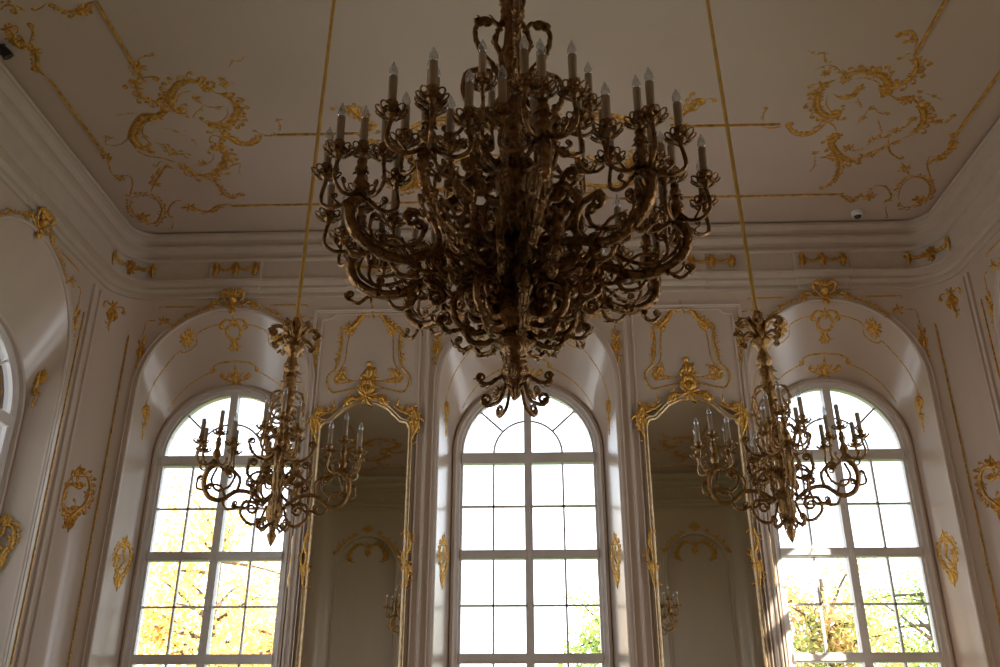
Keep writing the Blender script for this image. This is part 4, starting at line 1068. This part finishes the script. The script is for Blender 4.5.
# ---- side chandeliers
CUPZ['s'] = .10
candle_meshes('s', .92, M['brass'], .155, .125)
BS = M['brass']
def side_chandelier(x, label, rz, tilt):
    root = empty('side_chandelier', (x, -5.1, H)); tag(root, label, 'chandelier', 'side chandeliers')
    root.rotation_euler = (0, tilt, 0)
    base = empty_child = None
    def B(mb, name):
        mb.v = [(p[0], p[1], p[2] - H) for p in mb.v]
        return mb.build(name, BS, root)
    mb = MB(); mb.tube([(0, 0, H), (0, 0, 4.58)], .017, 8); mb.lathe([(.06, H), (.05, H - .04), (.02, H - .07)], 12); B(mb, 'rod').data.materials[0] = M['rod']
    mb = MB()
    mb.lathe([(.018, 4.62), (.03, 4.58), (.05, 4.52), (.035, 4.44), (.03, 4.42), (.045, 4.40), (.072, 4.37), (.074, 4.35), (.045, 4.32), (.032, 4.29), (.036, 4.25), (.056, 4.21), (.052, 4.18), (.034, 4.15), (.05, 4.12), (.046, 4.08), (.052, 4.02), (.036, 3.8), (.034, 3.72), (.06, 3.7), (.045, 3.66),
              (.055, 3.60), (.062, 3.54), (.036, 3.46), (.03, 3.40), (.045, 3.34), (.034, 3.28), (.04, 3.2), (.052, 3.12), (.058, 3.06), (.04, 3.0), (.025, 2.97), (.02, 2.93), (.034, 2.91), (.026, 2.88), (.005, 2.83)], 24, lobes=6, amp=.1)
    q = random.Random(5)
    for k in range(60):   # leaves clothing the stem
        a = q.uniform(0, 6.28); z = q.uniform(2.98, 4.2); rr = .04 if z > 3.2 else .05
        d = (math.cos(a) * .6, math.sin(a) * .6, .8 * (1 if z < 3.9 else -1))
        leaf3(mb, (rr * math.cos(a), rr * math.sin(a), z), d, (math.cos(a), math.sin(a), 0), .055, .013, -1.3 + q.uniform(0, 2))
    stem = B(mb, 'stem')
    mb = MB()
    for k in range(6):
        a = R(60 * k + 20); c, s = math.cos(a), math.sin(a); sub = MB()
        arm2(sub, [(.03, 4.42), (.07, 4.5), (.13, 4.53), (.18, 4.5)], .016, 0, -.03, leaves=2, Ls=.06)
        arm2(sub, [(.04, 4.4), (.1, 4.42), (.15, 4.38)], .012, 0, -.022, leaves=1, Ls=.05)
        mb.add([(p[0] * c - p[1] * s, p[0] * s + p[1] * c, p[2]) for p in sub.v], sub.f)
    B(mb, 'crown')
    if 'sopen' not in MS:
        sub = MB()
        arm2(sub, [(.035, 3.95), (.08, 3.98), (.15, 3.94), (.17, 3.85), (.13, 3.78), (.07, 3.76), (.03, 3.77)], .009, 0, 0, leaves=1, Ls=.035)
        arm2(sub, [(.03, 3.88), (.11, 3.85), (.15, 3.76), (.11, 3.68)], .008, 0, -.02, leaves=1, Ls=.03)
        arm2(sub, [(.03, 3.6), (.12, 3.66), (.17, 3.6), (.14, 3.5)], .012, 0, -.03, leaves=2, Ls=.045)
        arm2(sub, [(.03, 3.45), (.12, 3.44), (.16, 3.36), (.1, 3.3)], .012, 0, -.025, leaves=2, Ls=.045)
        sub.v = [(p[0], p[1], p[2] - H) for p in sub.v]; sub.tube([(.03, 0, 3.42 - H), (.03, 0, 3.97 - H)], .008, 5); MS['sopen'] = sub.mesh('openwork_scroll', BS)
        sub = MB()
        arm2(sub, [(.02, 3.0), (.09, 2.95), (.12, 2.99)], .009, 0, .02, leaves=-1, Ls=.03)
        arm2(sub, [(.02, 3.22), (.11, 3.14), (.17, 3.17), (.19, 3.25)], .009, 0, .025, leaves=2, Ls=.035)
        arm2(sub, [(.02, 3.3), (.1, 3.36), (.18, 3.34), (.22, 3.28)], .009, 0, -.025, leaves=2, Ls=.035)
        sub.v = [(p[0], p[1], p[2] - H) for p in sub.v]; sub.tube([(.02, 0, 2.98 - H), (.02, 0, 3.32 - H)], .008, 5); MS['slow'] = sub.mesh('lower_scroll', BS)
    for k in range(4): inst('openwork_scroll', MS['sopen'], root, rz=R(90 * k) + rz + R(45))
    for k in range(8): inst('lower_scroll', MS['slow'], root, rz=R(45 * k) + rz + R(10))
    Z = H
    if 'sarm' not in MS:
        sub = MB()
        arm2(sub, [(.06, 3.12), (.10, 3.0), (.17, 2.985), (.235, 3.05), (.22, 3.13), (.17, 3.14)], .014, 0, .045, leaves=-1, Ls=.028, taper=(.7, 1))
        arm2(sub, [(.07, 3.13), (.17, 3.20), (.28, 3.21), (.38, 3.14), (.47, 3.16), (.515, 3.25), (.505, 3.34), (.46, 3.40)], .0175, 0, 0, leaves=2, Ls=.03, n=8, gad=.2, taper=(.8, 1.2))
        arm2(sub, [(.44, 3.37), (.465, 3.28), (.42, 3.21), (.34, 3.24), (.31, 3.31)], .009, 0, -.03, leaves=1, Ls=.028)
        arm2(sub, [(.36, 3.17), (.40, 3.24), (.47, 3.25)], .009, 0, -.02, leaves=1, Ls=.03)
        arm2(sub, [(.50, 3.2), (.56, 3.22), (.56, 3.29)], .008, 0, .018, leaves=-1, Ls=.03)
        arm2(sub, [(.17, 3.19), (.2, 3.1), (.28, 3.1)], .009, 0, .02, leaves=2, Ls=.03)
        arm2(sub, [(.28, 3.2), (.27, 3.3), (.33, 3.37)], .012, 0, -.03, leaves=1, Ls=.04)
        arm2(sub, [(.06, 3.32), (.14, 3.28), (.22, 3.34), (.22, 3.43)], .012, 0, .03, leaves=2, Ls=.045)
        arm2(sub, [(.38, 3.14), (.34, 3.08), (.29, 3.08)], .009, 0, -.02, leaves=1, Ls=.03)
        arm2(sub, [(.05, 3.5), (.12, 3.46), (.2, 3.5), (.24, 3.58)], .010, 0, .025, leaves=2, Ls=.04)
        for k in range(6):
            a = 2 * PI * k / 6; leaf3(sub, (.455, 0, 3.40), (math.cos(a), math.sin(a), .6), (0, 0, 1), .05, .012, 1.5)
        stalk(sub, .455, 3.38, 3.6, .85)
        sub.v = [(p[0], p[1], p[2] - H) for p in sub.v]
        MS['sarm'] = sub.mesh('arm', BS)
    for k in range(4):
        arm = inst('arm', MS['sarm'], root, rz=rz + R(90 * k))
        candle_set(arm, BS, .455, 3.43 - H, R(45), 4, .155, .9, center=3.64 - H, key='s')
    return root
side_chandelier(-1.75, 'smaller gilt chandelier on a long rod in front of the left end window', R(14), R(.8))
side_chandelier(1.715, 'smaller gilt chandelier on a long rod in front of the right end window', R(-8), R(-1.5))

# ------------------------------------------------------------------ outdoors
mb = MB(); mb.box(-60, 60, .35, 90, -3.2, -3.0); struct(mb.build('ground', M['grass'], smooth=False))
def tree(x, y, z0, h, cr, mat, label, nleaf, ls, seed, name='garden_tree', cz=None, squash=1.0, sx=1.0):
    rr = random.Random(seed); root = empty(name, (x, y, z0)); tag(root, label, 'tree', 'garden trees outside the windows')
    mb = MB(); cz = cz or h - cr
    P = [(0, 0, 0), (.1, 0, cz * .4), (-.05, .1, cz * .8), (0, 0, cz + cr * .5)]
    mb.tube(catmull([Vector(p) for p in P]), [.2 * (1 - .05 * i) for i in range(16)], 8)
    tips = []
    for k in range(26):
        a = rr.uniform(0, 6.28); e = rr.uniform(-.3, 1.2); l = cr * rr.uniform(.6, 1)
        s = Vector((0, 0, cz * rr.uniform(.6, 1.05))); d = Vector((math.cos(a) * math.cos(e) * sx, math.sin(a) * math.cos(e), math.sin(e) * squash))
        e1 = s + d * l * .5 + Vector((rr.uniform(-.2, .2), rr.uniform(-.2, .2), .1)); e2 = s + d * l
        mb.tube(catmull([s, e1, e2], 3), [.07, .06, .05, .035, .03, .02, .012], 5)
        tips += [e1, e2, (e1 + e2) / 2]
    mb.build('trunk', M['bark'], root)
    mb = MB()
    for i in range(nleaf):
        t = rr.choice(tips); p = t + Vector((rr.gauss(0, .32) * sx, rr.gauss(0, .32), rr.gauss(0, .28))) * cr * .42
        a = Vector((rr.uniform(-1, 1), rr.uniform(-1, 1), rr.uniform(-1, 1))).normalized() * ls; b = a.orthogonal().normalized() * ls * .6
        mb.add([p - a, p + b, p + a, p - b], [(0, 1, 2, 3)])
    mb.build('foliage', mat, root, smooth=False)
tree(-9.6, 16.5, -3, 12.2, 3.0, M['leaf_yellow'], 'yellow autumn tree seen through the left window', 4600, .1, 3)
tree(-5.2, 10, -3, 8.0, 2.0, M['leaf_yellow'], 'lower golden tree in front of the left window, right of the taller yellow one', 4200, .08, 9)
tree(1.9, 12, -3, 7.9, 1.5, M['leaf_green'], 'small green treetop in the bottom corner of the middle window', 2600, .08, 5)
tree(7.6, 13, -3, 9.5, 2.3, M['leaf_mixed'], 'russet and green tree in the left half of the right window', 5200, .08, 6)
tree(12.4, 18, -3, 11.0, 2.7, M['leaf_green'], 'green tree in the right half of the right window', 5200, .08, 8)

# ------------------------------------------------------------------ light
w = bpy.data.worlds.new('sky'); bpy.context.scene.world = w; w.use_nodes = True
nt = w.node_tree; N, L = nt.nodes, nt.links
bg = N['Background']
tc = N.new('ShaderNodeTexCoord'); sp = N.new('ShaderNodeSeparateXYZ'); rp = N.new('ShaderNodeValToRGB')
rp.color_ramp.elements[0].position = .0; rp.color_ramp.elements[0].color = (1.25, 1.28, 1.32, 1)
rp.color_ramp.elements[1].position = .5; rp.color_ramp.elements[1].color = (.64, .79, 1, 1)
L.new(tc.outputs['Generated'], sp.inputs[0]); L.new(sp.outputs['Z'], rp.inputs[0]); L.new(rp.outputs[0], bg.inputs[0])
bg.inputs['Strength'].default_value = SKY
sun = bpy.data.lights.new('sun', 'SUN'); sun.energy = SUN; sun.angle = R(.6); sun.color = (1, .93, .82)
so = bpy.data.objects.new('sun', sun); COL.objects.link(so)
az, el = R(SAZ), R(SEL)
d = Vector((math.sin(az) * math.cos(el), math.cos(az) * math.cos(el), math.sin(el)))
so.rotation_euler = d.to_track_quat('Z', 'Y').to_euler(); so.location = d * 30
def portal(side, c):
    l = bpy.data.lights.new('window_portal', 'AREA'); l.shape = 'RECTANGLE'; l.size = 2.0; l.size_y = 6.0
    l.cycles.is_portal = True
    o = bpy.data.objects.new('window_portal', l); COL.objects.link(o)
    Mx = SIDES[side] @ Matrix.Translation((c, .32, 2.98)) @ Matrix.Rotation(R(90), 4, 'X') @ Matrix.Rotation(R(180), 4, 'X')
    o.matrix_world = Mx
    return o
for s, c in allw: portal(s, c)

# ------------------------------------------------------------------ camera
cam = bpy.data.cameras.new('camera'); co = bpy.data.objects.new('camera', cam); COL.objects.link(co)
pi_, ya = R(24.008), R(-1.998)
Fw = Vector((math.sin(ya) * math.cos(pi_), math.cos(ya) * math.cos(pi_), math.sin(pi_)))
Rt = Vector((math.cos(ya), -math.sin(ya), 0)); Up = Rt.cross(Fw)
mt = Matrix((Rt, Up, -Fw)).transposed().to_4x4(); mt.translation = (.032, -11.496, 1.61)
co.matrix_world = mt
cam.lens = 36 * 900.9 / 1000; cam.sensor_width = 36; cam.clip_start = .05; cam.clip_end = 300
sc = bpy.context.scene; sc.camera = co
sc.view_settings.view_transform = 'Standard'; sc.view_settings.look = 'None'; sc.view_settings.gamma = 1
sc.view_settings.use_curve_mapping = False
sc.view_settings.exposure = EXPO
sc.cycles.use_denoising = True
sc.cycles.max_bounces = 10; sc.cycles.diffuse_bounces = 6; sc.cycles.glossy_bounces = 5; sc.cycles.transparent_max_bounces = 12
sc.cycles.sample_clamp_indirect = 6
sc.cycles.caustics_reflective = False; sc.cycles.caustics_refractive = False
